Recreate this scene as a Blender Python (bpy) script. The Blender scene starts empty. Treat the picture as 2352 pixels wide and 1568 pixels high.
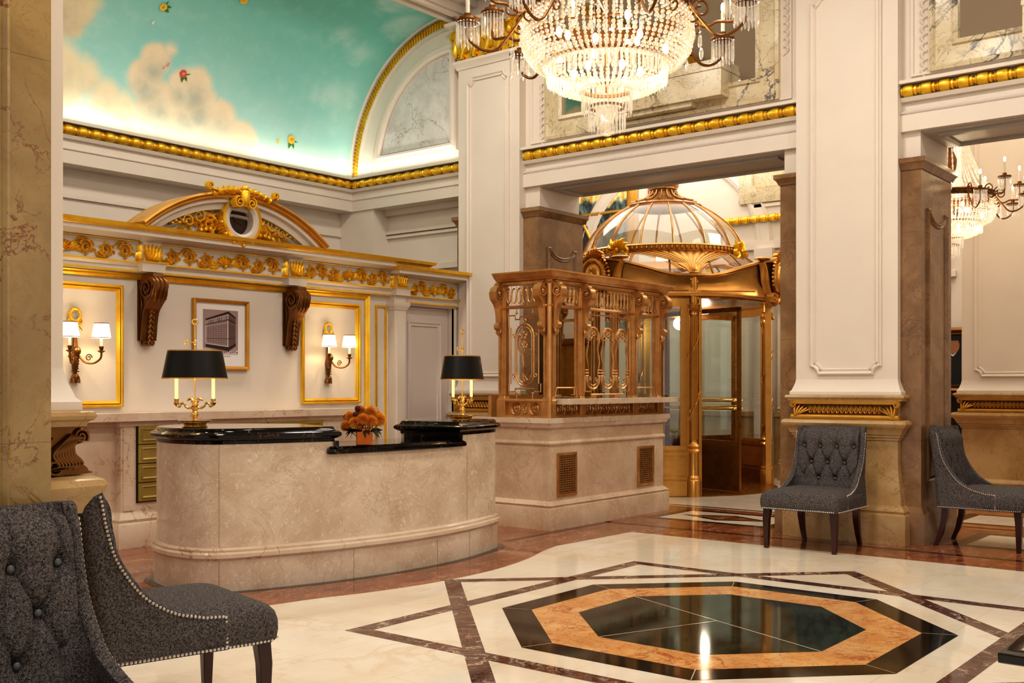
import bpy, bmesh, math, random
from math import pi, sin, cos, sqrt, atan2, radians
from mathutils import Vector, Matrix, noise
random.seed(11)
SC = bpy.context.scene
COL = SC.collection

# ------------------------------------------------------------------ mesh builder
def FR(o, x, y):
    x = Vector(x).normalized(); y = Vector(y).normalized(); z = x.cross(y)
    m = Matrix((x, y, z)).transposed().to_4x4(); m.translation = Vector(o); return m
def WV(v, u=0.0, z=0.0): return FR((u, v, z), (1, 0, 0), (0, 0, 1))      # wall facing -Y, s = x
def WU(u, v=0.0, z=0.0): return FR((u, v, z), (0, -1, 0), (0, 0, 1))     # wall facing -X, s = -y
def WVs(v): return FR((0, v, 0), (-1, 0, 0), (0, 0, 1))                  # wall facing +Y
def RZ(a, loc=(0, 0, 0)): return Matrix.Translation(Vector(loc)) @ Matrix.Rotation(a, 4, 'Z')

class MB:
    def __init__(s, M=None):
        s.v = []; s.f = []; s.k = []; s.M = M or Matrix.Identity(4); s.c = 0
    def add(s, vs, fs):
        b = len(s.v); M = s.M
        s.v += [tuple(M @ Vector(p)) for p in vs]
        s.f += [tuple(b + i for i in f) for f in fs]; s.k += [s.c] * len(fs)
        return s
    def box(s, x0, y0, z0, x1, y1, z1):
        return s.add([(x0,y0,z0),(x1,y0,z0),(x1,y1,z0),(x0,y1,z0),(x0,y0,z1),(x1,y0,z1),(x1,y1,z1),(x0,y1,z1)],
              [(0,3,2,1),(4,5,6,7),(0,1,5,4),(1,2,6,5),(2,3,7,6),(3,0,4,7)])
    def poly(s, pts, z=0.0):
        return s.add([(p[0], p[1], z) for p in pts], [tuple(range(len(pts)))])
    def prism(s, pts, z0, z1):
        n = len(pts)
        return s.add([(p[0],p[1],z0) for p in pts] + [(p[0],p[1],z1) for p in pts],
              [tuple(range(n))[::-1], tuple(range(n, 2*n))] + [(i,(i+1)%n,n+(i+1)%n,n+i) for i in range(n)])
    def rings(s, rings, closed=True, caps=True, loop=False):
        n = len(rings[0]); m = len(rings); vs = [p for r in rings for p in r]; fs = []
        for j in range(m if loop else m-1):
            a = j*n; b = ((j+1) % m)*n
            for i in range(n if closed else n-1):
                k = (i+1) % n
                fs.append((a+i, a+k, b+k, b+i))
        if caps and closed and not loop: fs += [tuple(range(n))[::-1], tuple(range((m-1)*n, m*n))]
        return s.add(vs, fs)
    def lathe(s, prof, seg=24, c=(0,0,0), a0=0.0, a1=2*pi, cap=False, sx=1.0, sy=1.0):
        full = abs(a1-a0-2*pi) < 1e-6; n = seg if full else seg+1
        rs = []
        for r, z in prof:
            rs.append([(c[0]+sx*r*cos(a0+(a1-a0)*i/seg), c[1]+sy*r*sin(a0+(a1-a0)*i/seg), c[2]+z) for i in range(n)])
        return s.rings(rs, closed=full, caps=cap)
    def ell(s, c, r, seg=10, rg=6):
        if not hasattr(r, '__len__'): r = (r, r, r)
        rs = []
        for j in range(1, rg):
            t = pi*j/rg - pi/2
            rs.append([(c[0]+r[0]*cos(t)*cos(2*pi*i/seg), c[1]+r[1]*cos(t)*sin(2*pi*i/seg), c[2]+r[2]*sin(t)) for i in range(seg)])
        n = seg; vs = [p for q in rs for p in q] + [(c[0],c[1],c[2]-r[2]), (c[0],c[1],c[2]+r[2])]
        fs = []
        for j in range(rg-2):
            for i in range(n): fs.append((j*n+i, j*n+(i+1)%n, (j+1)*n+(i+1)%n, (j+1)*n+i))
        b = (rg-1)*n
        for i in range(n):
            fs.append((b, (i+1)%n, i)); fs.append((b+1, (rg-2)*n+i, (rg-2)*n+(i+1)%n))
        return s.add(vs, fs)
    def tube(s, pts, r, seg=8, closed=False, caps=True, flat=1.0):
        pts = [Vector(p) for p in pts]; n = len(pts)
        rr = r if hasattr(r, '__len__') else [r]*n
        T = []
        for i in range(n):
            a = pts[(i-1) % n] if (closed or i > 0) else pts[0]; b = pts[(i+1) % n] if (closed or i < n-1) else pts[-1]
            d = b-a; T.append(d.normalized() if d.length > 1e-9 else Vector((0,0,1)))
        up = Vector((0,0,1)) if abs(T[0].z) < .9 else Vector((1,0,0))
        N = (up - T[0]*up.dot(T[0])).normalized(); rs = []
        for i in range(n):
            N = (N - T[i]*N.dot(T[i]))
            N = N.normalized() if N.length > 1e-6 else Vector((1,0,0))
            B = T[i].cross(N)
            rs.append([tuple(pts[i] + N*(rr[i]*cos(2*pi*k/seg)) + B*(rr[i]*flat*sin(2*pi*k/seg))) for k in range(seg)])
        return s.rings(rs, loop=closed, caps=caps)
    def relief(s, pts, w, h, z0=0.0, seg=6):
        """flattened strap along a path in the xy plane; w half widths, h heights above z0"""
        n = len(pts); w = w if hasattr(w,'__len__') else [w]*n; h = h if hasattr(h,'__len__') else [h]*n
        rs = []
        for i in range(n):
            a = Vector(pts[max(0,i-1)][:2]); b = Vector(pts[min(n-1,i+1)][:2]); d = b-a
            d = d.normalized() if d.length > 1e-9 else Vector((1,0)); q = Vector((-d.y, d.x))
            rs.append([(pts[i][0]+q.x*w[i]*cos(pi*k/(seg-1)), pts[i][1]+q.y*w[i]*cos(pi*k/(seg-1)), z0+h[i]*sin(pi*k/(seg-1))) for k in range(seg)])
        return s.rings(rs, closed=True)
    def sweep(s, prof, path, closed=False, side=1):
        """prof [(out, z)] loop; path [(x, y)] in plan; out is measured to the right of the path (side=1)"""
        n = len(path); P = [Vector(p) for p in path]; rs = []
        for i in range(n):
            if closed or 0 < i < n-1:
                d0 = (P[i]-P[i-1]).normalized(); d1 = (P[(i+1)%n]-P[i]).normalized()
            elif i == 0: d0 = d1 = (P[1]-P[0]).normalized()
            else: d0 = d1 = (P[-1]-P[-2]).normalized()
            n0 = Vector((d0.y, -d0.x))*side; n1 = Vector((d1.y, -d1.x))*side
            m = n0+n1
            m = m/ max(m.dot(n0), .2) if m.length > 1e-6 else n0
            rs.append([(P[i].x+m.x*o, P[i].y+m.y*o, z) for o, z in prof])
        return s.rings(rs, loop=closed)
    def ribbon(s, pts, t, w):
        """2d path in xy, half thickness t, extruded to z -w/2..w/2"""
        n = len(pts); t = t if hasattr(t,'__len__') else [t]*n; rs = []
        for i in range(n):
            a = Vector(pts[max(0,i-1)][:2]); b = Vector(pts[min(n-1,i+1)][:2]); d = (b-a); d = d.normalized() if d.length > 1e-9 else Vector((1,0)); q = Vector((-d.y,d.x))
            p = Vector(pts[i][:2]); A = p+q*t[i]; B = p-q*t[i]; ww = w[i] if hasattr(w,'__len__') else w
            rs.append([(A.x,A.y,-ww/2),(A.x,A.y,ww/2),(B.x,B.y,ww/2),(B.x,B.y,-ww/2)])
        return s.rings(rs)

def spiral(c, r0, r1, a0, a1, n=18):
    return [(c[0]+(r0+(r1-r0)*i/n)*cos(a0+(a1-a0)*i/n), c[1]+(r0+(r1-r0)*i/n)*sin(a0+(a1-a0)*i/n)) for i in range(n+1)]
def bez(p0, p1, p2, p3, n=12):
    out = []
    for i in range(n+1):
        t = i/n; a = (1-t)**3; b = 3*t*(1-t)**2; c = 3*t*t*(1-t); d = t**3
        out.append(tuple(a*p0[k]+b*p1[k]+c*p2[k]+d*p3[k] for k in range(len(p0))))
    return out
def crom(P, n=8):
    out = []; m = len(P)
    for i in range(m-1):
        p0 = P[max(0,i-1)]; p1 = P[i]; p2 = P[i+1]; p3 = P[min(m-1,i+2)]
        for j in range(n):
            t = j/n
            out.append(tuple(.5*((2*p1[k])+(-p0[k]+p2[k])*t+(2*p0[k]-5*p1[k]+4*p2[k]-p3[k])*t*t+(-p0[k]+3*p1[k]-3*p2[k]+p3[k])*t**3) for k in range(len(p1))))
    out.append(tuple(P[-1])); return out
def circ(c, r, n=32, a0=0, a1=2*pi, ry=None):
    ry = ry or r
    return [(c[0]+r*cos(a0+(a1-a0)*i/n), c[1]+ry*sin(a0+(a1-a0)*i/n)) for i in range(n + (0 if abs(a1-a0-2*pi) < 1e-6 else 1))]

# ------------------------------------------------------------------ objects
WM = {}
def finish(o, parent=None, world=True):
    COL.objects.link(o)
    if parent is not None:
        o.parent = parent
        if world and parent.name in WM: o.matrix_parent_inverse = WM[parent.name].inverted()
    return o
def obj(name, mb, mat, parent=None, label=None, kind=None, world=True, smooth=38, bev=0, fixn=True):
    me = bpy.data.meshes.new(name)
    me.from_pydata(mb.v, [], mb.f)
    if fixn:
        bm = bmesh.new(); bm.from_mesh(me); bmesh.ops.recalc_face_normals(bm, faces=bm.faces); bm.to_mesh(me); bm.free()
    mats = mat if isinstance(mat, (list, tuple)) else [mat]
    for m in mats: me.materials.append(m)
    if len(mats) > 1: me.polygons.foreach_set('material_index', mb.k)
    if smooth:
        me.polygons.foreach_set('use_smooth', [True]*len(me.polygons))
        me.set_sharp_from_angle(angle=radians(smooth))
    me.update()
    o = bpy.data.objects.new(name, me); finish(o, parent, world)
    if bev:
        b = o.modifiers.new('b', 'BEVEL'); b.width = bev; b.segments = 2; b.limit_method = 'ANGLE'; b.angle_limit = radians(40)
    if label: o['label'] = label
    if kind: o['kind'] = kind
    return o
def struct(name, mb, mat, **k): return obj(name, mb, mat, kind='structure', **k)
def thing(name, label, cat, loc=(0,0,0), rz=0.0, group=None, kind=None):
    o = bpy.data.objects.new(name, None); o.empty_display_size = .1
    COL.objects.link(o); o.location = loc; o.rotation_euler = (0, 0, rz)
    WM[o.name] = RZ(rz, loc)
    if kind: o['kind'] = kind
    else:
        o['label'] = label; o['category'] = cat
    if group: o['group'] = group
    return o
def tag(o, label, cat, group=None):
    o['label'] = label; o['category'] = cat
    if group: o['group'] = group
    return o
def dup(root, loc, rz, label, group=None):
    def cp(o, par):
        c = o.copy(); COL.objects.link(c)
        if par is not None: c.parent = par
        for ch in o.children: cp(ch, c)
        return c
    r = cp(root, None); r.location = loc; r.rotation_euler = (0, 0, rz); r['label'] = label
    if group: r['group'] = group
    return r

# ------------------------------------------------------------------ materials
def srgb(*c): return tuple(((x/255)/12.92 if x/255 <= .04045 else ((x/255+.055)/1.055)**2.4) for x in c) + (1,)
class NT:
    def __init__(s, name):
        s.m = bpy.data.materials.new(name); s.m.use_nodes = True; s.t = s.m.node_tree; s.t.nodes.clear()
        s.out = s.n('ShaderNodeOutputMaterial')
    def n(s, typ, **k):
        nd = s.t.nodes.new(typ)
        for a, b in k.items():
            if a in ('operation','blend_type','data_type','interpolation_type','feature','distance','noise_dimensions','wave_type','bands_direction','offset','offset_frequency','use_clamp','clamp'): setattr(nd, a, b)
        return nd
    def set(s, nd, key, v):
        sock = nd.inputs[key]
        if isinstance(v, bpy.types.NodeSocket): s.t.links.new(v, sock)
        else: sock.default_value = v
    def math(s, op, a, b=0.0, c=None, clamp=False):
        nd = s.n('ShaderNodeMath', operation=op, use_clamp=clamp); s.set(nd, 0, a); s.set(nd, 1, b)
        if c is not None: s.set(nd, 2, c)
        return nd.outputs[0]
    def mix(s, f, a, b):
        nd = s.n('ShaderNodeMixRGB', blend_type='MIX'); s.set(nd, 0, f); s.set(nd, 1, a); s.set(nd, 2, b); return nd.outputs[0]
    def mul(s, f, a, b):
        nd = s.n('ShaderNodeMixRGB', blend_type='MULTIPLY'); s.set(nd, 0, f); s.set(nd, 1, a); s.set(nd, 2, b); return nd.outputs[0]
    def ramp(s, f, a, b, smooth=True):
        nd = s.n('ShaderNodeMapRange'); nd.interpolation_type = 'SMOOTHSTEP' if smooth else 'LINEAR'
        s.set(nd, 0, f); s.set(nd, 1, a); s.set(nd, 2, b); return nd.outputs[0]
    def co(s, kind='Object', scale=None, rot=None):
        nd = s.n('ShaderNodeTexCoord'); o = nd.outputs[kind]
        if scale or rot:
            mp = s.n('ShaderNodeMapping'); s.t.links.new(o, mp.inputs[0])
            if scale: mp.inputs['Scale'].default_value = scale
            if rot: mp.inputs['Rotation'].default_value = rot
            o = mp.outputs[0]
        return o
    def noise(s, vec, scale, detail=4, rough=.55, dist=0.0):
        nd = s.n('ShaderNodeTexNoise'); s.set(nd, 'Vector', vec); s.set(nd, 'Scale', scale); s.set(nd, 'Detail', detail); s.set(nd, 'Roughness', rough); s.set(nd, 'Distortion', dist)
        return nd.outputs[0]
    def princ(s, **k):
        nd = s.n('ShaderNodeBsdfPrincipled')
        for a, b in k.items():
            s.set(nd, a.replace('_', ' '), b)
        s.t.links.new(nd.outputs[0], s.out.inputs[0]); return nd
    def bump(s, h, strength=.3, dist=.01):
        nd = s.n('ShaderNodeBump'); s.set(nd, 'Height', h); s.set(nd, 'Strength', strength); s.set(nd, 'Distance', dist); return nd.outputs[0]

def plain(name, col, rough=.5, metal=0.0, bump=0.0, bs=60, var=0.0, **k):
    t = NT(name); c = col
    if var:
        f = t.ramp(t.noise(t.co(), 1.3, 5), .35, .65); c = t.mix(f, col, tuple(x*(1-var) for x in col[:3])+(1,))
    p = t.princ(Base_Color=c, Roughness=rough, Metallic=metal, **k)
    if bump: t.set(p, 'Normal', t.bump(t.noise(t.co(), bs, 3), bump, .004))
    return t.m
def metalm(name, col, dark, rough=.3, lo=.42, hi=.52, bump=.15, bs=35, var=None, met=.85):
    t = NT(name); g = t.n('ShaderNodeNewGeometry'); f = t.ramp(g.outputs['Pointiness'], lo, hi)  # crevices darkened by pointiness: patina, with shade painted into the colour
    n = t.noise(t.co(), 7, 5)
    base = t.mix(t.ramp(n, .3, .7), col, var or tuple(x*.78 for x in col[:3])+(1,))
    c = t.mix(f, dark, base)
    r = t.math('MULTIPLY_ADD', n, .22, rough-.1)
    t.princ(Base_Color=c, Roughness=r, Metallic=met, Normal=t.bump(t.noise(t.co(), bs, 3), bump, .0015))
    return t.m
def marble(name, c1, c2, vein, scale=3.0, vs=2.0, vw=.02, vamt=.8, rough=.15, blotch=None, stretch=None, joints=None, v2=None, fine=0.0, detail=7, spec=.5, finescale=42):
    t = NT(name); v = t.co('Object', scale=stretch)
    f = t.ramp(t.noise(v, scale, 6, .62, .4), .32, .68); c = t.mix(f, c1, c2)
    if fine:
        c = t.mix(t.math('MULTIPLY', t.ramp(t.noise(v, finescale, 4, .7, .8), .52, .7), fine), c, blotch or c1)
    n = t.noise(v, vs, detail, .6, 1.2)
    d = t.math('ABSOLUTE', t.math('SUBTRACT', n, .5))
    w = t.math('SUBTRACT', 1.0, t.ramp(d, 0.0, vw))
    k = t.ramp(t.noise(v, vs*.8+.3, 2), .38, .62)
    c = t.mix(t.math('MULTIPLY', t.math('MULTIPLY', w, k), vamt), c, vein)
    if v2:
        n2 = t.noise(v, v2[1], detail, .65, 2.0); d2 = t.math('ABSOLUTE', t.math('SUBTRACT', n2, .47))
        c = t.mix(t.math('MULTIPLY', t.math('SUBTRACT', 1.0, t.ramp(d2, 0.0, v2[2])), v2[3]), c, v2[0])
    if joints:
        nd = t.n('ShaderNodeTexBrick'); nd.offset = joints[4]; nd.offset_frequency = 2
        t.set(nd, 'Vector', t.co('Object', rot=joints[3])); t.set(nd, 'Color1', (1,1,1,1)); t.set(nd, 'Color2', joints[5] if len(joints) > 5 else (.97,.97,.97,1)); t.set(nd, 'Mortar', (.0,.0,.0,1))
        t.set(nd, 'Scale', 1.0); t.set(nd, 'Mortar Size', joints[2]); t.set(nd, 'Brick Width', joints[0]); t.set(nd, 'Row Height', joints[1]); t.set(nd, 'Mortar Smooth', .2)
        c = t.mul(.38, c, nd.outputs[0])
    t.princ(Base_Color=c, Roughness=rough, Specular_IOR_Level=spec)
    return t.m
def emis(name, col, s, base=(0,0,0,1)):
    t = NT(name); t.princ(Base_Color=base, Emission_Color=col, Emission_Strength=s, Roughness=.5); return t.m
def glassy(name, tint=(1,1,1,1), gl=.12, rough=.02, em=0.0, emc=(1,.85,.6,1), body=None, bf=.0):
    t = NT(name); tr = t.n('ShaderNodeBsdfTransparent'); t.set(tr, 0, tint)
    g = t.n('ShaderNodeBsdfGlossy'); t.set(g, 'Roughness', rough); t.set(g, 'Color', (1,1,1,1))
    fr = t.n('ShaderNodeLayerWeight'); t.set(fr, 'Blend', .5)
    f = t.math('MULTIPLY_ADD', t.math('POWER', fr.outputs['Facing'], 4.0), .8, gl, clamp=True)
    base = tr.outputs[0]
    if bf:
        df = t.n('ShaderNodeBsdfDiffuse'); t.set(df, 0, body)
        tl = t.n('ShaderNodeBsdfTranslucent'); t.set(tl, 0, body)
        ad = t.n('ShaderNodeMixShader'); t.set(ad, 0, .5); t.t.links.new(df.outputs[0], ad.inputs[1]); t.t.links.new(tl.outputs[0], ad.inputs[2])
        m0 = t.n('ShaderNodeMixShader'); t.set(m0, 0, bf); t.t.links.new(base, m0.inputs[1]); t.t.links.new(ad.outputs[0], m0.inputs[2]); base = m0.outputs[0]
    m = t.n('ShaderNodeMixShader'); t.set(m, 0, f); t.t.links.new(base, m.inputs[1]); t.t.links.new(g.outputs[0], m.inputs[2])
    last = m.outputs[0]
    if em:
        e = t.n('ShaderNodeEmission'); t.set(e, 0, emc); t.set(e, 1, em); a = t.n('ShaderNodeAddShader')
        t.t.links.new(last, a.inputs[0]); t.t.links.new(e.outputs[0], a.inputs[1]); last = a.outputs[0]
    t.t.links.new(last, t.out.inputs[0]); return t.m

M = {}
M['paint'] = plain('cream_paint', srgb(230,217,202), .55, bump=.05, bs=180, var=.05)
M['paint2'] = plain('pale_pink_paint', srgb(222,209,200), .6, bump=.05, bs=180)
M['ceil'] = plain('ceiling_paint', srgb(216,208,196), .7)
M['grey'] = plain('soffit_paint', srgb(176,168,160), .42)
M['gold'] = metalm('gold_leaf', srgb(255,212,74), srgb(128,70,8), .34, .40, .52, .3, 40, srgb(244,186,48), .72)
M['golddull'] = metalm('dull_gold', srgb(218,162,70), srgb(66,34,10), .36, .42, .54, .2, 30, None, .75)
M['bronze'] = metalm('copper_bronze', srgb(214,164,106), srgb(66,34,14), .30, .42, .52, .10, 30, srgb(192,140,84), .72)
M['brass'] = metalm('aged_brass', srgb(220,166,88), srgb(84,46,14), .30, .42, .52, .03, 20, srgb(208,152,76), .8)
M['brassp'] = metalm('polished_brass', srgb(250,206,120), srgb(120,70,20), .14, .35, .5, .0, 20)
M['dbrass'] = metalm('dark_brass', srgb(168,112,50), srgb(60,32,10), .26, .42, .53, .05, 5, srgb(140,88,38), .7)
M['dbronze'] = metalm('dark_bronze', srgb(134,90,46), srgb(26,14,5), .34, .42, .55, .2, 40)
M['dbronze2'] = metalm('dark_gilt', srgb(120,70,30), srgb(50,24,8), .5, .42, .52, .1, 20, None, .5)  # darker gilt for the ground behind the oval chain
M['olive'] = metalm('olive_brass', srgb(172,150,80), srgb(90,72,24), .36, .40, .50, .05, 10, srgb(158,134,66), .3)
M['beige'] = marble('beige_marble', srgb(224,206,184), srgb(204,180,156), srgb(176,140,112), 3.0, 2.2, .02, .35, .13, srgb(238,226,208), fine=.75, v2=(srgb(164,128,100), .9, .006, .45), finescale=30)
M['beige2'] = marble('beige_marble_kiosk', srgb(220,196,170), srgb(200,172,144), srgb(168,128,96), 3.0, 2.0, .015, .35, .16, srgb(234,216,196), fine=.6, finescale=30)
M['cream_m'] = marble('cream_marble', srgb(226,208,186), srgb(210,184,158), srgb(160,112,86), 2.2, 2.2, .012, .8, .12)
M['pier_m'] = marble('tan_marble', srgb(196,164,116), srgb(172,136,88), srgb(124,80,42), 2.6, 3.0, .012, .6, .22, v2=(srgb(140,96,56), 6.0, .006, .5))
M['brown_m'] = marble('brown_marble', srgb(152,116,80), srgb(122,90,60), srgb(96,60,34), 3.0, 2.6, .02, .5, .2, joints=(3.0,.92,.002,(pi/2,0,0),0.0))
M['veiny_m'] = marble('yellow_veined_marble', srgb(180,152,100), srgb(148,120,74), srgb(118,58,16), 2.0, 3.4, .014, .95, .14, v2=(srgb(150,86,28), 8.0, .007, .75), joints=(6.0,1.22,.0015,(pi/2,0,0),0.0))
M['arab'] = marble('white_veined_marble', srgb(228,214,184), srgb(206,186,148), srgb(58,58,72), 2.0, 1.3, .024, .95, .2, v2=(srgb(84,76,80), 2.8, .011, .75))
M['arab2'] = marble('pale_veined_marble', srgb(226,220,214), srgb(206,196,190), srgb(92,80,70), 3.0, .9, .008, .8, .25, v2=(srgb(120,100,80), 2.2, .005, .6))
M['f_white'] = marble('white_floor_marble', srgb(244,236,220), srgb(232,216,192), srgb(214,176,134), 1.1, 1.3, .03, .3, .06, joints=(1.22,.61,.0012,(0,0,0),.5,(.92,.90,.87,1)))
M['f_rosso'] = marble('red_brown_floor_marble', srgb(172,104,70), srgb(122,66,42), srgb(232,190,156), 4.5, 3.0, .014, .75, .07, stretch=(1,1.6,1), v2=(srgb(86,38,22), 5.0, .05, .6))
M['f_tan'] = marble('orange_floor_marble', srgb(206,140,84), srgb(180,106,56), srgb(130,66,34), 3.5, 3.0, .03, .5, .07)
M['f_black'] = marble('black_green_marble', srgb(26,27,22), srgb(16,17,14), srgb(70,66,54), 3.0, 3.0, .006, .6, .07)
M['f_green'] = marble('dark_green_marble', srgb(18,24,20), srgb(40,58,46), srgb(12,16,14), 5.0, 3.0, .1, .6, .06, srgb(74,98,80), fine=.35)
M['f_giallo'] = marble('apricot_marble', srgb(232,184,124), srgb(214,150,88), srgb(168,74,30), 3.6, 2.6, .03, .8, .07, v2=(srgb(160,66,26), 7.0, .016, .85))
M['f_emp'] = marble('dark_emperador_marble', srgb(98,62,52), srgb(62,36,32), srgb(226,200,178), 6.0, 4.0, .022, .9, .07, v2=(srgb(180,140,120), 9, .016, .7))
M['blackm'] = marble('black_counter_marble', srgb(18,11,11), srgb(10,7,7), srgb(200,150,110), 4.0, 4.0, .004, .7, .07, spec=.3)
M['dark'] = plain('dark_void', srgb(10,8,8), .3)
M['lacquer'] = plain('black_lacquer', srgb(8,7,8), .08)
M['wood'] = plain('dark_mahogany', srgb(60,20,12), .22, var=.3)
M['shadeb'] = plain('black_gold_shade', srgb(12,8,3), .38, Specular_IOR_Level=.35)
M['shadew'] = NT('lit_shade').m
def _shw():
    t = NT('ivory_shade'); t.princ(Base_Color=srgb(250,238,214), Roughness=.8, Emission_Color=srgb(255,226,170), Emission_Strength=3.2); return t.m
M['shadew'] = _shw()
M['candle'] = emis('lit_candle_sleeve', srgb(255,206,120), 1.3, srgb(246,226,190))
M['candlew'] = plain('white_candle_sleeve', srgb(244,236,222), .5)
M['bulb'] = emis('lit_bulb', srgb(255,226,170), 38.0)
M['crystal'] = glassy('crystal', (1,.96,.90,1), .20, .04, .06, (1,.84,.60,1), (1,.93,.82,1), .24)  # faint warm glow added to the crystal itself, beyond the bulbs
M['prism'] = glassy('crystal_prism', (1,.97,.93,1), .24, .03, .06, (1,.88,.7,1), (1,.96,.9,1), .16)  # prisms carry the same added glow
M['glass'] = glassy('clear_glass', (.95,.972,.955,1), .05, .01)
M['dglass'] = glassy('dome_glass', (.95,.97,.95,1), .10, .03, 0, body=(.95,.95,.9,1), bf=.10)
M['mirror'] = plain('mirror_glass', srgb(224,220,212), .02, 1.0)
M['nail'] = plain('pewter_nailhead', srgb(232,226,218), .25, .7)
M['button'] = plain('grey_button', srgb(96,98,100), .35)
M['petal'] = plain('orange_petal', srgb(248,170,44), .7, var=.25)
M['petalc'] = plain('russet_petal', srgb(150,56,10), .8)
M['petald'] = plain('maroon_pod', srgb(78,16,12), .7)
M['leafg'] = plain('dark_leaf', srgb(44,44,18), .6)
M['copperv'] = metalm('copper_vase', srgb(196,104,44), srgb(120,40,10), .22, .3, .45, .1, 20)
M['mat'] = plain('white_mount', srgb(238,232,228), .8)
M['sepl'] = plain('sepia_light', srgb(206,186,184), .8); M['sepm'] = plain('sepia_mid', srgb(166,140,136), .8); M['sepd'] = plain('sepia_dark', srgb(50,30,26), .8); M['sepk'] = plain('sepia_face', srgb(120,96,90), .8)
M['red'] = plain('painted_red', srgb(214,84,70), .8); M['pink'] = plain('painted_pink', srgb(238,150,120), .8)
M['yel'] = plain('painted_yellow', srgb(244,204,60), .8); M['grn'] = plain('painted_green', srgb(70,120,50), .8); M['pale'] = plain('painted_petal', srgb(244,230,210), .8)
M['skin'] = plain('painted_skin', srgb(168,112,80), .6); M['suit'] = plain('painted_suit', srgb(12,12,16), .5); M['collar'] = plain('painted_collar', srgb(226,220,214), .6)

def tweed(name, k, c1, c2):
    t = NT(name); tc = t.n('ShaderNodeTexCoord'); sp = t.n('ShaderNodeSeparateXYZ'); t.t.links.new(tc.outputs['Object'], sp.inputs[0])
    g = t.n('ShaderNodeNewGeometry'); tr = t.n('ShaderNodeVectorTransform'); tr.vector_type = 'NORMAL'; tr.convert_from = 'WORLD'; tr.convert_to = 'OBJECT'
    t.t.links.new(g.outputs['Normal'], tr.inputs[0]); ns = t.n('ShaderNodeSeparateXYZ'); t.t.links.new(tr.outputs[0], ns.inputs[0])
    sidef = t.math('GREATER_THAN', t.math('ABSOLUTE', ns.outputs[0]), .62)
    x, y, z = sp.outputs
    def sel(a, b): return t.math('ADD', t.math('MULTIPLY', sidef, b), t.math('MULTIPLY', t.math('SUBTRACT', 1.0, sidef), a))
    cross = sel(x, y); lng = sel(t.math('SUBTRACT', z, y), z)
    tri = t.math('PINGPONG', cross, .022)
    ph = t.math('MULTIPLY', t.math('ADD', lng, t.math('MULTIPLY', tri, 1.15)), k)
    w = t.math('MULTIPLY_ADD', t.math('SINE', ph), .5, .5)
    n = t.noise(tc.outputs['Object'], 230, 2, .7); n2 = t.noise(tc.outputs['Object'], 120, 3, .8)
    f = t.math('ADD', t.math('MULTIPLY', w, .72), t.math('MULTIPLY', t.math('SUBTRACT', t.math('ADD', n, n2), .96), 2.4), clamp=True)
    c = t.mix(f, c1, c2)
    t.princ(Base_Color=c, Roughness=.95, Specular_IOR_Level=.15, Normal=t.bump(f, .5, .0015)); return t.m
M['tweed'] = tweed('grey_herringbone_tweed', 1150, srgb(13,11,11), srgb(126,118,116))
# ================================================================== ROOM SHELL  (x = along the reception wall, y = across the lobby)
CX, CY = 5.735, 3.018                  # centre of the floor medallion
W1, W2 = 9.65, 10.42                   # the pier wall: front and back face
# ---- floor: one inlaid surface
fl = MB(); mats_f = ['f_rosso','f_white','f_emp','f_black','f_giallo','f_green','f_tan','cream_m']
fl.c = 0; fl.poly([(-8,-9),(18,-9),(18,12),(-8,12)], 0)
def fp(pts, m, z): fl.c = m; fl.poly(pts, z)
arc = crom([(-8,5.5),(2.0,5.5),(3.2,5.5),(4.0,5.5),(4.6,5.42),(5.1,5.27),(5.6,5.18),(6.1,5.17),(6.5,5.22),(6.9,5.32),(7.25,5.45),(7.55,5.53)],6) + [(8.72,5.5)]
fp(arc + [(8.66,-9),(-8,-9)], 1, .0005)
def strip(a, b, w, m, z):
    d = (Vector(b)-Vector(a)).normalized(); q = Vector((-d.y, d.x))*w/2
    fp([tuple(Vector(a)+q), tuple(Vector(a)-q), tuple(Vector(b)-q), tuple(Vector(b)+q)], m, z)
# two overlapping squares of dark strip make the eight-pointed star
def band(pts, w, m, z):
    n = len(pts); c = Vector((sum(p[0] for p in pts)/n, sum(p[1] for p in pts)/n))
    R = (Vector(pts[0])-c).length; k = 1 - w/ (R*cos(pi/n))
    for i in range(n):
        a, b = Vector(pts[i]), Vector(pts[(i+1)%n])
        fp([tuple(a), tuple(b), tuple(c+(b-c)*k), tuple(c+(a-c)*k)], m, z)
for s, off in enumerate((0, pi/4)):
    band([(CX+2.19*cos(off+i*pi/2), CY+2.19*sin(off+i*pi/2)) for i in range(4)], .115, 2, .0010+.0004*s)
o8 = lambda r: [(CX+r*cos(pi/8+i*pi/4), CY+r*sin(pi/8+i*pi/4)) for i in range(8)]
fp(o8(1.334), 3, .0019); fp(o8(1.142), 4, .0024); fp(o8(.842), 5, .0029)
P8 = o8(.842)
for a, b in ((1, 5), (3, 7)): strip(P8[a], ((P8[a][0]+P8[b][0])/2, (P8[a][1]+P8[b][1])/2) if a == 3 else P8[b], .008, 7, .0033)
Q8 = o8(1.334); R8 = o8(1.142)
for i in range(8): strip(Q8[i], R8[i], .005, 7, .0033)
# black lines, border strip round the desk
strip((9.22,6.12),(9.16,-9),.062,3,.0010); strip((7.5,6.06),(9.25,6.09),.062,3,.0010)
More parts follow.
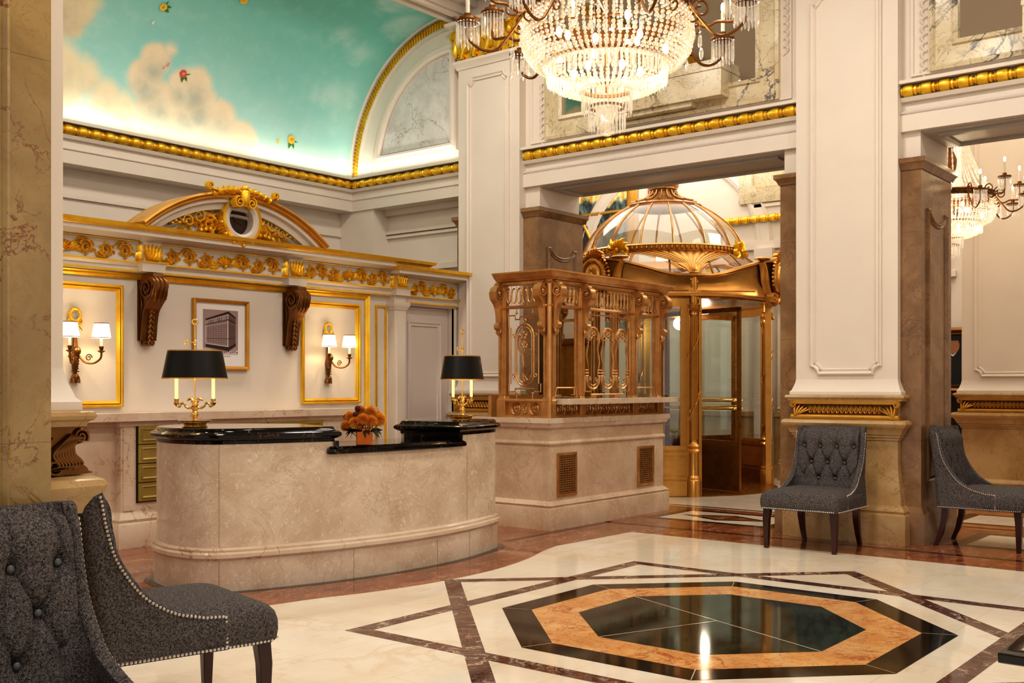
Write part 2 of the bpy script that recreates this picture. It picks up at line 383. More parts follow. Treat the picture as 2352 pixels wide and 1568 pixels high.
# threshold panels in the openings
def thresh(y0, y1, x0=9.78, x1=10.72, dia=True):
    fp([(x0,y0),(x1,y0),(x1,y1),(x0,y1)], 3, .0010)
    fp([(x0+.1,y0+.13),(x1-.1,y0+.13),(x1-.1,y1-.13),(x0+.1,y1-.13)], 1, .0015)
    if dia:
        c = ((x0+x1)/2, (y0+y1)/2); h = min(.62, (y1-y0)/2-.2)
        fp([(c[0]-.24,c[1]),(c[0],c[1]-h),(c[0]+.24,c[1]),(c[0],c[1]+h)], 3, .0020)
        fp([(c[0]-.17,c[1]),(c[0],c[1]-h*.74),(c[0]+.17,c[1]),(c[0],c[1]+h*.74)], 0, .0025)
thresh(4.56, 6.02); thresh(.4, 2.88); 
fp([(10.95,4.6),(18,4.6),(18,12),(10.95,12)], 1, .0006); strip((11.05,4.6),(11.05,9.6),.07,3,.0012)
fp([(10.95,-9),(12.6,-9),(12.6,4.2),(10.95,4.2)], 6, .0006); strip((11.1,-9),(11.1,4.3),.09,3,.0012)
thresh(1.2, 3.4, 11.35, 12.3, False)
struct('floor', fl, [M[k] for k in mats_f], smooth=0, fixn=False)

# ---- ceilings
cl = MB(); cl.box(-8,-9,5.95,9.65,8.6,6.05); struct('ceiling', cl, M['ceil'])
cl = MB(); cl.box(10.2,-9,5.6,18,12,5.7); struct('ceiling_vestibule', cl, M['ceil'])
# ceiling beam along the edge of the cove, with a gilt rope beyond
bm_ = MB(); bm_.box(-8,8.32,5.78,9.65,8.66,5.95); bm_.box(-8,8.22,5.87,9.65,8.34,5.95); bm_.box(-8,8.36,5.74,9.65,8.42,5.79); bm_.box(-8,8.50,5.74,9.65,8.56,5.79)
struct('trim_1', bm_, M['paint'])
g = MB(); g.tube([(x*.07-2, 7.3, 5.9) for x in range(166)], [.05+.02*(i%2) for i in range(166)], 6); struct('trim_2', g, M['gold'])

# ---- pier wall (east): openings y .15..3.08 and 4.36..7.3
w = MB()
w.box(W1,7.3,0,W2,8.5,3.655); w.box(W1,3.08,0,W2,4.36,3.655); w.box(W1,-1.1,0,W2,.15,3.655); w.box(W1,-9,0,W2,-4.2,3.655)
w.box(W1,-9,3.655,W2,8.5,5.95)
we = struct('wall_east', w, M['paint'])
# soffits, framed coffers with grey paint
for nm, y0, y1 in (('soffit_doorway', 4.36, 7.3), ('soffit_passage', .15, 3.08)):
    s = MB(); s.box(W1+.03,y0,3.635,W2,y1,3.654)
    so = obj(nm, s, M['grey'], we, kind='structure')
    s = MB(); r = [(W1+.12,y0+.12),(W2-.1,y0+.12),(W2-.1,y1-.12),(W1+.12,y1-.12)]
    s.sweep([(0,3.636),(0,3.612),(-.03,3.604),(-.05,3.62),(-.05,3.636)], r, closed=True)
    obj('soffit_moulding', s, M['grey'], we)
# fascia mouldings below the gilt cornice
for y0, y1 in ((4.19,7.5),(-.05,3.24)):
    s = MB(); P = [(W1,y1),(W1,y0)]
    s.sweep([(0,4.07),(.10,4.07),(.10,4.10),(.03,4.115),(0,4.115)], P)
    s.sweep([(0,3.92),(.04,3.92),(.06,3.955),(0,3.955)], P)
    s.sweep([(0,3.655),(.05,3.655),(.05,3.80),(0,3.82)], P)
    obj('fascia_moulding', s, M['paint'], we)
    s = MB(); n = int((y1-y0)/.012)
    s.tube([(W1-.045, y1-(y1-y0)*i/n, 3.822) for i in range(n+1)], [.011+.004*(i%2) for i in range(n+1)], 5)
    obj('rope_moulding', s, M['paint2'], we)
# recessed picture panels above the openings
def panel_frame(m, x0, x1, z0, z1, prof=((0,0),(0,.022),(-.012,.03),(-.03,.014),(-.05,.02),(-.06,0)), notch=0.0):
    if notch:
        k = notch; R = k
        pts = []
        for cx, cz, a in ((x1, z0, pi), (x1, z1, -pi/2), (x0, z1, 0), (x0, z0, pi/2)):
            # concave quarter corners with small shoulders
            if (cx, cz) == (x1, z0): q = [(x1-k*1.15,z0)] + circ((x1,z0), k, 5, pi, pi/2) + [(x1,z0+k*1.15)]
            elif (cx, cz) == (x1, z1): q = [(x1,z1-k*1.15)] + circ((x1,z1), k, 5, -pi/2, -pi) + [(x1-k*1.15,z1)]
            elif (cx, cz) == (x0, z1): q = [(x0+k*1.15,z1)] + circ((x0,z1), k, 5, 0, -pi/2) + [(x0,z1-k*1.15)]
            else: q = [(x0,z0+k*1.15)] + circ((x0,z0), k, 5, pi/2, 0) + [(x0+k*1.15,z0)]
            pts += q
    else: pts = [(x0,z0),(x1,z0),(x1,z1),(x0,z1)]
    m.sweep([(o, n) for o, n in prof], pts, closed=True)
# gilt egg moulding
def egg(m, p0, p1, r=.055, period=.152):
    p0 = Vector(p0); p1 = Vector(p1); L = (p1-p0).length; n = max(1, int(L/period))
    pts = []; rs = []
    pat = [(0,.62),(.06,.88),(.14,.70),(.18,.96),(.34,1.06),(.55,1.06),(.70,.96),(.74,.70),(.80,.86),(.90,.86),(.95,.6)]
    for i in range(n):
        for t, k in pat:
            pts.append(p0+(p1-p0)*((i+t)/n)); rs.append(r*k)
    pts.append(p1); rs.append(r*.62)
    m.tube(pts, rs, 12)
k_t = [3]
def gilt(label_name, segs):
    g = MB()
    for a, b in segs: egg(g, a, b)
    o = struct('trim_%d' % k_t[0], g, M['gold']); k_t[0] += 1; o['label'] = label_name; return o
gilt('gilt egg moulding above the revolving door opening', [((W1-.03,7.5,4.012),(W1-.03,4.19,4.012))])
gilt('gilt egg moulding above the passage opening', [((W1-.03,3.24,4.012),(W1-.03,-.05,4.012))])

# marble framed mirrors above the openings
def mirror_frame(yl, yr, z0, z1, blk, label):
    t = thing('overdoor_mirror', label, 'mirror', (W1, (yl+yr)/2, z0))
    m = MB(WU(W1)); x0, x1 = -yl, -yr
    panel_frame(m, x0, x1, z0, z1, ((0,0),(0,.05),(-.03,.065),(-.05,.04),(-.19,.04),(-.20,.065),(-.24,.05),(-.25,0)))
    obj('marble_frame', m, M['arab'], t)
    m = MB(WU(W1)); m.box(x0+.24, z0+.24, .004, x1-.24, z1-.24, .010); obj('mirror_glass', m, M['mirror'], t)
    m = MB(WU(W1)); b0, b1 = blk
    m.box(b0, z0+.10, .0, b1, z0+.46, .20); m.box(b0-.008, z0+.36, -.001, b1+.008, z0+.40, .212); m.box(b0+.05, z0+.05, 0, b1-.35, z0+.099, .16)
    obj('marble_sill', m, M['arab'], t)
    for sx in (x0, x1):
        m = MB(WU(W1))
        sg = 1 if sx == x1 else -1
        for i in range(16):
            zz = z1-.1-i*.075-(.9 if sg < 0 else 0)
            if zz < z0+.5 and sg > 0: break
            if zz < z0: break
            m.relief(bez((sx+sg*.03,zz),(sx+sg*.09,zz+.0),(sx+sg*.10,zz-.05),(sx+sg*.03,zz-.09),6), [.004,.012,.018,.02,.016,.01,.004], [.01,.02,.03,.03,.02,.015,.01], 0, 5)
        obj('husk_garland', m, M['paint'], t)
    return t
mirror_frame(7.2, 4.40, 4.15, 5.80, (-6.35,-4.93), 'marble framed mirror above the revolving door opening')
mirror_frame(2.99, .3, 4.15, 5.80, (-2.2,-.8), 'marble framed mirror above the right hand passage opening')
m = MB(WU(W1)); panel_frame(m, -7.42, -4.28, 4.14, 5.9, ((0,0),(0,.02),(-.02,.02),(-.03,0)))
panel_frame(m, -3.16, -.03, 4.14, 5.9, ((0,0),(0,.02),(-.02,.02),(-.03,0)))
obj('upper_panel_moulding', m, M['paint'], we)

# brown marble jamb linings of the openings
def jamb(y0, y1, label, x0=9.60, x1=10.47, face=-1, zt=3.38, mt='brown_m'):
    t = thing('wall_jamb', '', '', kind='structure')
    m = MB(); m.box(x0,y0,0,x1,y1,zt); obj('jamb_lining', m, M[mt], t, label)
    m = MB(); P = [(x0,y0),(x1,y0),(x1,y1),(x0,y1)]
    m.sweep([(0,zt-.07),(.012,zt-.07),(.03,zt-.03),(.05,zt-.01),(.05,zt+.03),(0,zt+.03)], P, closed=True)
    m.sweep([(0,0),(.04,0),(.04,.26),(.02,.30),(.0,.33)], P, closed=True)
    obj('jamb_moulding', m, M[mt], t)
    # raised panel with a scooped head on the reveal
    m = MB(WV(y0)); a, b = x0+.16, x1-.14; zb, zc = .55, 2.98
    pts = [(a,zb),(b,zb),(b,zc)] + [(b-(b-a)*.12,zc)] + bez((b-(b-a)*.12,zc-.03),(b-(b-a)*.3,zc-.13),(a+(b-a)*.3,zc-.13),(a+(b-a)*.12,zc-.03),8) + [(a+(b-a)*.12,zc),(a,zc)]
    m.sweep([(0,0),(0,.014),(-.012,.022),(-.024,.008),(-.04,.016),(-.05,0)], pts, closed=True)
    obj('jamb_panel', m, M[mt], t)
    return t
jamb(3.06, 4.38, 'brown marble lining of the middle pier'); jamb(7.28, 8.5, 'brown marble lining of the pier behind the booth'); jamb(-1.12, .17, 'brown marble lining')

# piers: pedestal + white panelled shaft
def pillar(x0, x1, y0, y1, ztop, label, gold=True, pan=True, capital=None, back=True, mt='pier_m', faces='wU', ends=True, flare=.0):
    t = thing('pillar', '', '', kind='structure')
    P = [(x0,y0),(x1,y0),(x1,y1),(x0,y1)]
    m = MB(); m.box(x0,y0,1.30,x1,y1,ztop)
    m.sweep([(0,1.46),(.008,1.42),(.03,1.36),(.045,1.345),(.045,1.318),(0,1.318)], P, closed=True)
    obj('shaft', m, M['paint'], t)
    m = MB()
    m.sweep([(-.02,1.318),(.06,1.318),(.075,1.31),(.08,1.298),(.075,1.286),(.06,1.278),(.055,1.262),(-.02,1.262)], P, closed=True)
    m.sweep([(-.05,1.092),(.075,1.092),(.098,1.08),(.105,1.06),(.098,1.04),(.07,1.02),(.05,.985),(.045,.965),(.03,.965),(.03,.94),(.015,.94),(.015,.915),(-.05,.915)], P, closed=True)
    obj('cap', m, M[mt], t)
    m = MB()
    pr = [(-.03,1.27),(.0,1.10),(-.03,1.10)] if gold else [(-.03,1.27),(.02,1.27),(.0,1.23),(.02,1.16),(.045,1.12),(.04,1.095),(-.03,1.095)]
    m.sweep([(-.05,.33),(.045,.33),(.04,.40),(.026,.50),(.010,.60),(.0,.72),(0,.92),(-.05,.92)], P, closed=True)
    m.sweep([(-.1,1.09),(.0,1.09),(.0,1.28),(-.1,1.28)], P, closed=True)
    obj('dado', m, M[mt], t)
    m = MB(); m.sweep([(-.05,0),(.095,0),(.095,.255),(.075,.27),(.085,.29),(.075,.31),(.055,.325),(.05,.34),(-.05,.34)], P, closed=True)
    obj('plinth', m, M[mt], t)
    F = WU(x0); a, b = -y1, -y0
    if pan:
        m = MB(F); panel_frame(m, a+.14, b-.14, 1.50, min(ztop-.2, 5.02), notch=.075)
        m2 = MB(F); 
        obj('panel_moulding', m, M['paint'], t)
    if gold:
        m = MB(F)
        m.box(a-.03,1.232,0,b+.03,1.262,.055); m.box(a-.03,1.095,0,b+.03,1.135,.06)
        m.relief([(a-.02,1.114),(b+.02,1.114)], .018, .012, .055)
        obj('gilt_rail', m, M['golddull'], t)
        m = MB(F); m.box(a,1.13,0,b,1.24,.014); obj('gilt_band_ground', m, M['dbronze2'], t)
        m = MB(F); n = max(4, int((b-a-.26)/.041)); 
        for i in range(n):
            cx = a+.13+(b-a-.26)*(i+.5)/n
            m.tube([(cx+.016*cos(q), 1.183+(.032*sin(q)), .03) for q in [k*pi/6 for k in range(12)]], .005, 4, closed=True)
            m.ell((cx,1.183,.024), (.009,.026,.012), 6, 5)
        o = obj('oval_chain', m, M['golddull'], t)
        for sx, sg in ((a, 1), (b, -1)):
            m = MB(F)
            for j in range(5):
                e = (sx+sg*(.02+.035*j), 1.235-.012*j)
                m.relief(bez((sx-sg*.03,1.10),(sx+sg*.06,1.11+.01*j),(sx-sg*.02+sg*.03*j,1.16),e,8), [.012,.018,.02,.02,.018,.016,.014,.012,.004], [.02,.04,.05,.055,.055,.05,.045,.035,.02], .02)
            m.relief(spiral((sx-sg*.005,1.228), .03, .006, pi/2, pi/2+sg*3*pi, 16), .011, .02, .05)
            m.relief(spiral((sx+sg*.13,1.118), .02, .005, 0, sg*2.5*pi, 12), .007, .014, .05)
            obj('acanthus_corner', m, M['golddull'], t, 'gilt acanthus leaf corner')
    if capital:
        z = capital; m = MB(); m.sweep([(0,z-.05),(.015,z-.05),(.03,z),(.05,z+.02),(.05,z+.05),(0,z+.05)], P, closed=True)
        m.sweep([(0,z+.40),(.05,z+.40),(.08,z+.44),(.12,z+.46),(.12,z+.50),(0,z+.50)], P, closed=True); obj('capital_moulding', m, M['paint'], t)
        m = MB(F)
        m.box(a,z+.05,-.02,b,z+.40,.02)
        for q in range(5):
            cx = a+(b-a)*(q+.5)/5
            for sg in (-1,1):
                m.relief(spiral((cx+sg*.045,z+.17), .07, .012, -pi/2, -pi/2-sg*3.2*pi, 20), [.017]*12+[.012]*9, .05, .02)
                m.relief(bez((cx,z+.06),(cx+sg*.02,z+.2),(cx+sg*.1,z+.28),(cx+sg*.09,z+.38),8),[.02,.03,.035,.035,.03,.03,.025,.02,.01],.055,.03)
            m.ell((cx,z+.28,.06), (.04,.06,.04), 8, 6); m.ell((cx,z+.37,.07), (.05,.025,.04), 8, 6)
        for sx in (a, b):
            m.relief(spiral((sx,z+.33), .08, .015, pi/2, pi/2+3.4*pi, 20), .022, .06, .02); m.ell((sx,z+.2,.05), (.05,.12,.05), 8, 6)
        obj('gilt_capital', m, M['gold'], t, 'gilt leaf and scroll capital')
    return t
pillar(9.53, 10.0, 3.24, 4.19, 5.95, 'middle', capital=None)
pillar(9.53, 10.0, 7.50, 8.42, 5.62, 'behind booth', capital=5.18)
pillar(9.53, 10.0, -.98, -.03, 5.95, 'right')
pillar(13.0, 13.5, 2.45, 3.68, 5.6, 'corridor')
# near left pier: marble lining and its pedestal seen from the side
LP = pillar(1.10, 1.895, 3.47, 4.42, 5.95, 'left', gold=False, pan=False)
jl = jamb(3.30, 4.6, 'yellow veined marble lining of the near left pier', x0=.90, x1=1.762, zt=5.9, mt='veiny_m')
m = MB(FR((0,3.47,0),(1,0,0),(0,0,1)))
xb = 1.895
S = crom([(xb-.30,1.262),(xb+.04,1.262),(xb+.082,1.248),(xb+.088,1.222),(xb+.065,1.205),(xb+.038,1.195),(xb+.025,1.175),(xb+.032,1.155),(xb+.058,1.135),(xb+.078,1.12),(xb+.085,1.108),(xb+.07,1.096),(xb-.30,1.095)],4)
m.prism(S, -.9, .012)
m.relief(spiral((xb+.052,1.226), .028, .006, -.6, -.6+3.1*pi, 22), .009, .030, .0)
m.relief(spiral((xb-.045,1.125), .032, .007, 1.2, 1.2-3.2*pi, 22), .010, .034, .0)
for j in range(8):
    f = j/7
    m.relief(crom([(xb-.10+.12*f,1.112+.004*f),(xb-.03+.085*f,1.125+.008*f),(xb-.05+.075*f,1.165),(xb-.02+.045*f,1.20+.005*f),(xb+.015+.045*f,1.235-.012*f)],5),[.003+.010*sin(pi*k/20) for k in range(21)],.030,.006)
for j in range(5): m.relief(bez((xb-.20,1.11+.03*j),(xb-.15,1.13+.03*j),(xb-.12,1.15+.025*j),(xb-.09,1.19+.014*j),6),[.003,.008,.011,.011,.009,.006,.002],.028,.006)
for j in range(6): m.relief(bez((xb-.075-.016*j,1.10),(xb-.10-.010*j,1.14),(xb-.08-.012*j,1.18),(xb-.05-.014*j,1.225),6),[.004,.009,.011,.011,.009,.006,.002],.026,.006)
obj('acanthus_bracket', m, M['dbronze'], LP, 'carved bronze acanthus scroll bracket')

# ---- recess behind the reception screen, beam with gilt cornice
w = MB(); w.box(-8,10.62,0,9.9,10.8,6.2); w.box(-8,10.38,3.67,9.90,10.64,4.08); struct('wall_north', w, M['paint'])
w = MB(); w.box(9.92,8.42,0,10.1,10.8,3.67); w.box(W1,8.42,3.67,10.1,10.5,6.2); w.box(W1,9.98,0,10.1,10.8,3.67); wr = struct('wall_recess', w, M['paint'])
s = MB()
P = [(-8,10.38),(W1,10.38),(W1,8.42)]
s.sweep([(0,4.07),(.10,4.07),(.10,4.10),(.03,4.115),(0,4.115)], P); s.sweep([(0,3.92),(.04,3.92),(.06,3.955),(0,3.955)], P)
s.sweep([(0,3.67),(.03,3.67),(.03,3.80),(.045,3.81),(0,3.83)], P)
s.box(9.86,8.42,3.36,9.94,10.0,3.40); s.box(9.88,8.42,3.31,9.94,10.0,3.345); s.box(9.86,8.42,2.86,9.94,10.0,2.93); s.box(9.84,8.42,3.60,9.94,10.0,3.67)
s.box(-8,10.585,3.36,9.7,10.64,3.40)
obj('beam_moulding', s, M['paint'], wr)
gilt('gilt egg moulding along the foot of the painted sky vault', [((-2,10.345,4.012),(9.6,10.345,4.012)), ((9.615,10.35,4.012),(9.615,8.42,4.012))])

# ---- painted vault (quarter barrel), uv = metres along x and round the arc
VR, VY, VZ = 1.78, 8.6, 4.10
me = bpy.data.meshes.new('vault'); nu, ns = 60, 28; vs = []; fs = []; uv = []
for i in range(nu+1):
    for j in range(ns+1):
        a = (pi/2)*j/ns; vs.append((-3+12.66*i/nu, VY+VR*cos(a), VZ+VR*sin(a)))
for i in range(nu):
    for j in range(ns):
        b = i*(ns+1)+j; fs.append((b, b+1, b+ns+2, b+ns+1))
me.from_pydata(vs, [], fs); ul = me.uv_layers.new(name='UVMap')
for p in me.polygons:
    for li in p.loop_indices:
        vi = me.loops[li].vertex_index; i, j = divmod(vi, ns+1); ul.data[li].uv = (-3+12.66*i/nu, VR*(pi/2)*j/ns)
me.polygons.foreach_set('use_smooth', [True]*len(me.polygons))
t = NT('painted_sky'); tc = t.n('ShaderNodeTexCoord'); uvs = tc.outputs['UV']; sp = t.n('ShaderNodeSeparateXYZ'); t.t.links.new(uvs, sp.inputs[0]); X, Y, _ = sp.outputs
nz = t.noise(uvs, 1.6, 6, .6); nf = t.noise(uvs, 6, 5, .6); nb = t.noise(uvs, .8, 3)
sky = t.mix(t.ramp(Y, .1, 2.4), srgb(178,224,216), srgb(122,200,188))
sky = t.mix(t.math('MULTIPLY', t.ramp(nb, .4, .7), .55), sky, srgb(136,210,204))
sky = t.mix(t.math('MULTIPLY', t.ramp(nf, .45, .75), .22), sky, srgb(206,238,224))
sky = t.mix(t.math('MULTIPLY', t.math('MULTIPLY', t.ramp(X, 5.5, 9), t.ramp(Y, .4, 1.6)), .4), sky, srgb(100,190,172))
def blobs(L, warp=.22, soft=.12):
    acc = None
    wx = t.math('MULTIPLY_ADD', nz, warp*2, -warp); wy = t.math('MULTIPLY_ADD', nf, warp*1.3, -warp*.65)
    for cx, cy, r in L:
        dx = t.math('ADD', t.math('SUBTRACT', X, cx), wx); dy = t.math('MULTIPLY', t.math('ADD', t.math('SUBTRACT', Y, cy), wy), 1.0)
        d = t.math('SQRT', t.math('ADD', t.math('MULTIPLY', dx, dx), t.math('MULTIPLY', dy, dy)))
        v = t.math('SUBTRACT', 1.0, t.ramp(d, r-soft, r+soft*.4)); acc = v if acc is None else t.math('MAXIMUM', acc, v)
    return acc
def cloud(base, L, col, sh, warp=.2, soft=.1, amt=1.0, dy=.13):
    a = blobs(L, warp, soft); b = blobs([(x+.02, y-dy, r*.8) for x, y, r in L], warp*.8, soft*3.4)
    c = t.mix(b, col, sh); c = t.mix(t.math('MULTIPLY', t.ramp(nf, .35, .7), .22), c, srgb(250,240,214))
    return t.mix(t.math('MULTIPLY', a, amt), base, c)
sky = cloud(sky, [(8.76,1.77,.16),(8.95,1.68,.12),(9.2,1.60,.16),(9.3,1.05,.15),(9.1,.98,.2),(8.85,.95,.12),(9.4,2.25,.3),(8.9,2.6,.3)], srgb(206,236,230), srgb(168,208,204), .3, .2, .55, .05)
sky = cloud(sky, [(5.15,1.25,.3),(5.45,1.5,.36),(5.55,1.1,.34),(5.72,1.75,.2),(5.3,2.3,.5),(4.3,1.6,.8)], srgb(238,222,178), srgb(196,176,150), .2, .12, 1.0)
sky = cloud(sky, [(5.5,.42,.42),(5.85,.5,.22),(6.1,.34,.22),(6.3,.25,.22),(5.0,.6,.6),(6.45,.1,.2)], srgb(240,226,188), srgb(190,180,154), .14, .12, 1.0)
sky = cloud(sky, [(6.62,.84,.20),(6.55,.62,.24),(6.75,.98,.1),(6.72,.4,.28),(6.98,.66,.18),(7.14,.66,.25),(7.25,.45,.28),(7.1,.25,.4),(7.55,.36,.27),(7.85,.2,.25),(6.8,.1,.4),(7.6,.05,.4),(7.4,.2,.4)], srgb(242,222,188), srgb(172,180,166), .10, .08, 1.0, .15)
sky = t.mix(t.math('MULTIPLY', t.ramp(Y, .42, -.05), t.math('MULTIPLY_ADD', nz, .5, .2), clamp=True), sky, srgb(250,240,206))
t.princ(Base_Color=sky, Roughness=.8, Normal=t.bump(t.noise(uvs, 90, 2), .1, .003))
me.materials.append(t.m)
vo = bpy.data.objects.new('ceiling_vault', me); COL.objects.link(vo); vo['kind'] = 'structure'; vo['label'] = 'vault painted with a turquoise sky and clouds'
def vfr(u, s):
    a = s/VR; p = Vector((u, VY+(VR-.008)*cos(a), VZ+(VR-.008)*sin(a))); y = Vector((0,-sin(a),cos(a))); return FR(p, (1,0,0), y)
def rose(u, s, kind, sc=1.0, ang=0):
    m = MB(vfr(u, s) @ Matrix.Rotation(ang, 4, 'Z')); 
    pc = 0 if kind == 'red' else 1
    m.c = 2
    for a in (-.5,-1.2,.5): m.poly([(0,0),(.05*sc*cos(a)+.02*sc,.05*sc*sin(a)+.012),(.10*sc*cos(a),.10*sc*sin(a)),(.05*sc*cos(a)+.02*sc*sin(a),.05*sc*sin(a)-.012)], .001)
    m.c = 0
    for q in range(6): m.poly(circ((.022*sc*cos(q*pi/3+.3),.022*sc*sin(q*pi/3+.3)), .024*sc, 8), .002+.0003*q)
    m.c = 1; m.poly(circ((0,0), .017*sc, 8), .005); m.poly(circ((.014*sc,.014*sc), .009*sc, 8), .006)
    a, b = (M['red'], M['pink']) if kind == 'red' else (M['yel'], M['petal'])
    obj('painted_rose', m, [a, b, M['grn']], vo, 'painted %s rose' % ('red' if kind == 'red' else 'yellow'), smooth=0, fixn=False)
rose(6.48,1.41,'y',.95,.8); rose(7.29,1.78,'y',1.0,2.6); rose(6.97,.77,'red',1.0,-.3); rose(8.6,.33,'y',1.2,-.6)
for u, s, c, sc in ((6.76,.82,'pink',1),(6.72,.78,'pink',.8),(6.44,1.21,'pale',1),(8.4,.27,'yel',1.2)):
    m = MB(vfr(u, s)); m.poly([(-.012*sc,-.02*sc),(.014*sc,-.01*sc),(.016*sc,.03*sc),(-.006*sc,.02*sc)], .002); obj('painted_petal', m, M[c], vo, smooth=0, fixn=False)

# ---- lunette on the recess wall
m = MB(WU(W1)); cx, cz = -VY, VZ
def arcpath(r, a0, a1, n=28, c=(cx,cz)): return [(c[0]-r*cos(a), c[1]+r*sin(a)) for a in [a0+(a1-a0)*i/n for i in range(n+1)]]
for ro, ri, h0, h1 in ((1.80,1.755,.06,.05),(1.66,1.60,.04,.035),(1.44,1.40,.03,.05),(1.40,1.36,.02,.02)):
    pts = arcpath((ro+ri)/2, .0, 1.56); m.relief(pts, (ro-ri)/2, h0, 0)
panelp = None
obj('lunette_moulding', m, M['paint'], wr)
R = 1.20; c2 = (-8.62, 4.20); z0 = 4.345; a0 = math.asin((z0-c2[1])/R); a1 = pi/2-.01
ap = arcpath(R, a0, a1, 22, c2); pan = ap + [(-8.64, z0)]
m = MB(WU(W1)); m.prism(pan, .0, .012); obj('lunette_panel', m, M['arab2'], wr, 'quarter round pale veined marble panel')
m = MB(WU(W1)); ap2 = arcpath(R+.02, a0-.02, a1, 22, c2)
m.sweep([(0,0),(0,.05),(.03,.06),(.05,.03),(.09,.045),(.10,0)], ap2 + [(-8.62,z0-.02)], closed=True, side=-1)
obj('lunette_panel_frame', m, M['paint'], wr)
m = MB(WU(W1)); n = 58; ap = arcpath(1.705, 0.0, 1.56, n)
m.relief(ap, .052, .018, 0)
for i in range(n):
    x, z = ap[i]; x2, z2 = ap[i+1]; dx, dz = x2-x, z2-z; L = sqrt(dx*dx+dz*dz); dx/=L; dz/=L; qx, qz = -dz, dx
    c0 = ((x+x2)/2, (z+z2)/2)
    m.relief([(c0[0]-qx*.045-dx*.012,c0[1]-qz*.045-dz*.012),(c0[0]-qx*.01,c0[1]-qz*.01),(c0[0]+qx*.02+dx*.006,c0[1]+qz*.02+dz*.006),(c0[0]+qx*.045-dx*.006,c0[1]+qz*.045-dz*.006)], [.006,.015,.015,.006], [.03,.05,.05,.03], .0, 5)
o = struct('trim_%d' % k_t[0], m, M['gold']); k_t[0] += 1; o['label'] = 'gilt leaf arch round the lunette'
# ================================================================== RECEPTION SCREEN (face y = 8.5)
SV = 8.5
w = MB(); w.box(-3,SV,0,8.66,SV+.16,2.42); w.box(9.50,SV-.04,0,9.65,SV+.16,2.42); w.box(8.66,SV,2.31,9.50,SV+.16,2.42); w.box(8.66,SV+.12,0,9.50,SV+.16,2.31)
ws = struct('wall_reception', w, M['paint'])
G = M['gold']
def sframe(x0, x1, z0, z1, name, label, wd=.055, h=.035):
    m = MB(WV(SV)); m.sweep([(0,0),(0,h),(-wd*.25,h*1.1),(-wd*.45,h*.6),(-wd*.6,h*.85),(-wd*.8,h*.5),(-wd,0)], [(x0,z0),(x1,z0),(x1,z1),(x0,z1)], closed=True)
    return obj(name, m, G, ws, label)
sframe(7.187, 7.996, 1.215, 2.272, 'gilt_panel_frame', 'gilt frame round the right hand wall sconce')
sframe(4.37, 5.179, 1.215, 2.272, 'gilt_panel_frame', 'gilt frame round the left hand wall sconce')
m = MB(WV(SV))
for x0, x1, z0, z1, wd in ((8.235,8.40,.2,2.285,.022),):
    m.sweep([(0,0),(0,.02),(-wd,.02),(-wd,0)], [(x0,z0),(x1,z0),(x1,z1),(x0,z1)], closed=True)
obj('gilt_bead_panel', m, G, ws)
m = MB(WV(SV))
m.sweep([(-.03,0),(-.03,.03),(-.015,.045),(0,.03),(.012,.04),(.03,.02),(.03,0)], [(-3,2.365),(8.105,2.365),(8.105,.1)], side=1)
obj('gilt_border_moulding', m, G, ws)
# slender pilaster beside the door and door case
m = MB(); P = [(8.44,SV-.10),(8.62,SV-.10),(8.62,SV+.02),(8.44,SV+.02)]
m.box(8.44,SV-.10,0,8.62,SV+.02,2.42); m.sweep([(0,2.24),(.01,2.24),(.02,2.27),(.035,2.29),(.035,2.33),(0,2.33)], P, closed=True)
m.sweep([(0,0),(.03,0),(.03,.25),(0,.28)], P, closed=True); m.box(8.47,SV-.115,.4,8.59,SV-.09,2.2)
obj('pilaster', m, M['paint'], ws)
m = MB(WV(SV)); m.sweep([(0,0),(0,.03),(.02,.045),(.05,.03),(.07,.05),(.09,.05),(.09,0)], [(8.66,0),(8.66,2.31),(9.5,2.31),(9.5,0)], side=-1)
obj('door_case', m, M['paint'], ws)
m = MB(WV(SV)); panel_frame(m, 9.54, 9.62, .35, 2.2, ((0,0),(0,.02),(-.02,.02),(-.02,0))); obj('side_panel_moulding', m, M['paint'], ws)
d = thing('door_1', '', '', (8.7,SV+.08,0), kind='structure')
m = MB(); m.box(8.665,SV+.06,.005,9.495,SV+.11,2.305); obj('door_leaf', m, M['paint2'], d)
m = MB(WV(SV+.06)); panel_frame(m, 8.80, 9.36, .95, 2.14); panel_frame(m, 8.80, 9.36, .15, .85); obj('door_panel_moulding', m, M['paint2'], d)
m = MB(WV(SV+.06)); m.ell((8.74,1.0,.05), .028, 10, 8); m.ell((8.74,1.0,.01),(.035,.035,.01),10,6); obj('door_knob', m, M['brassp'], d)

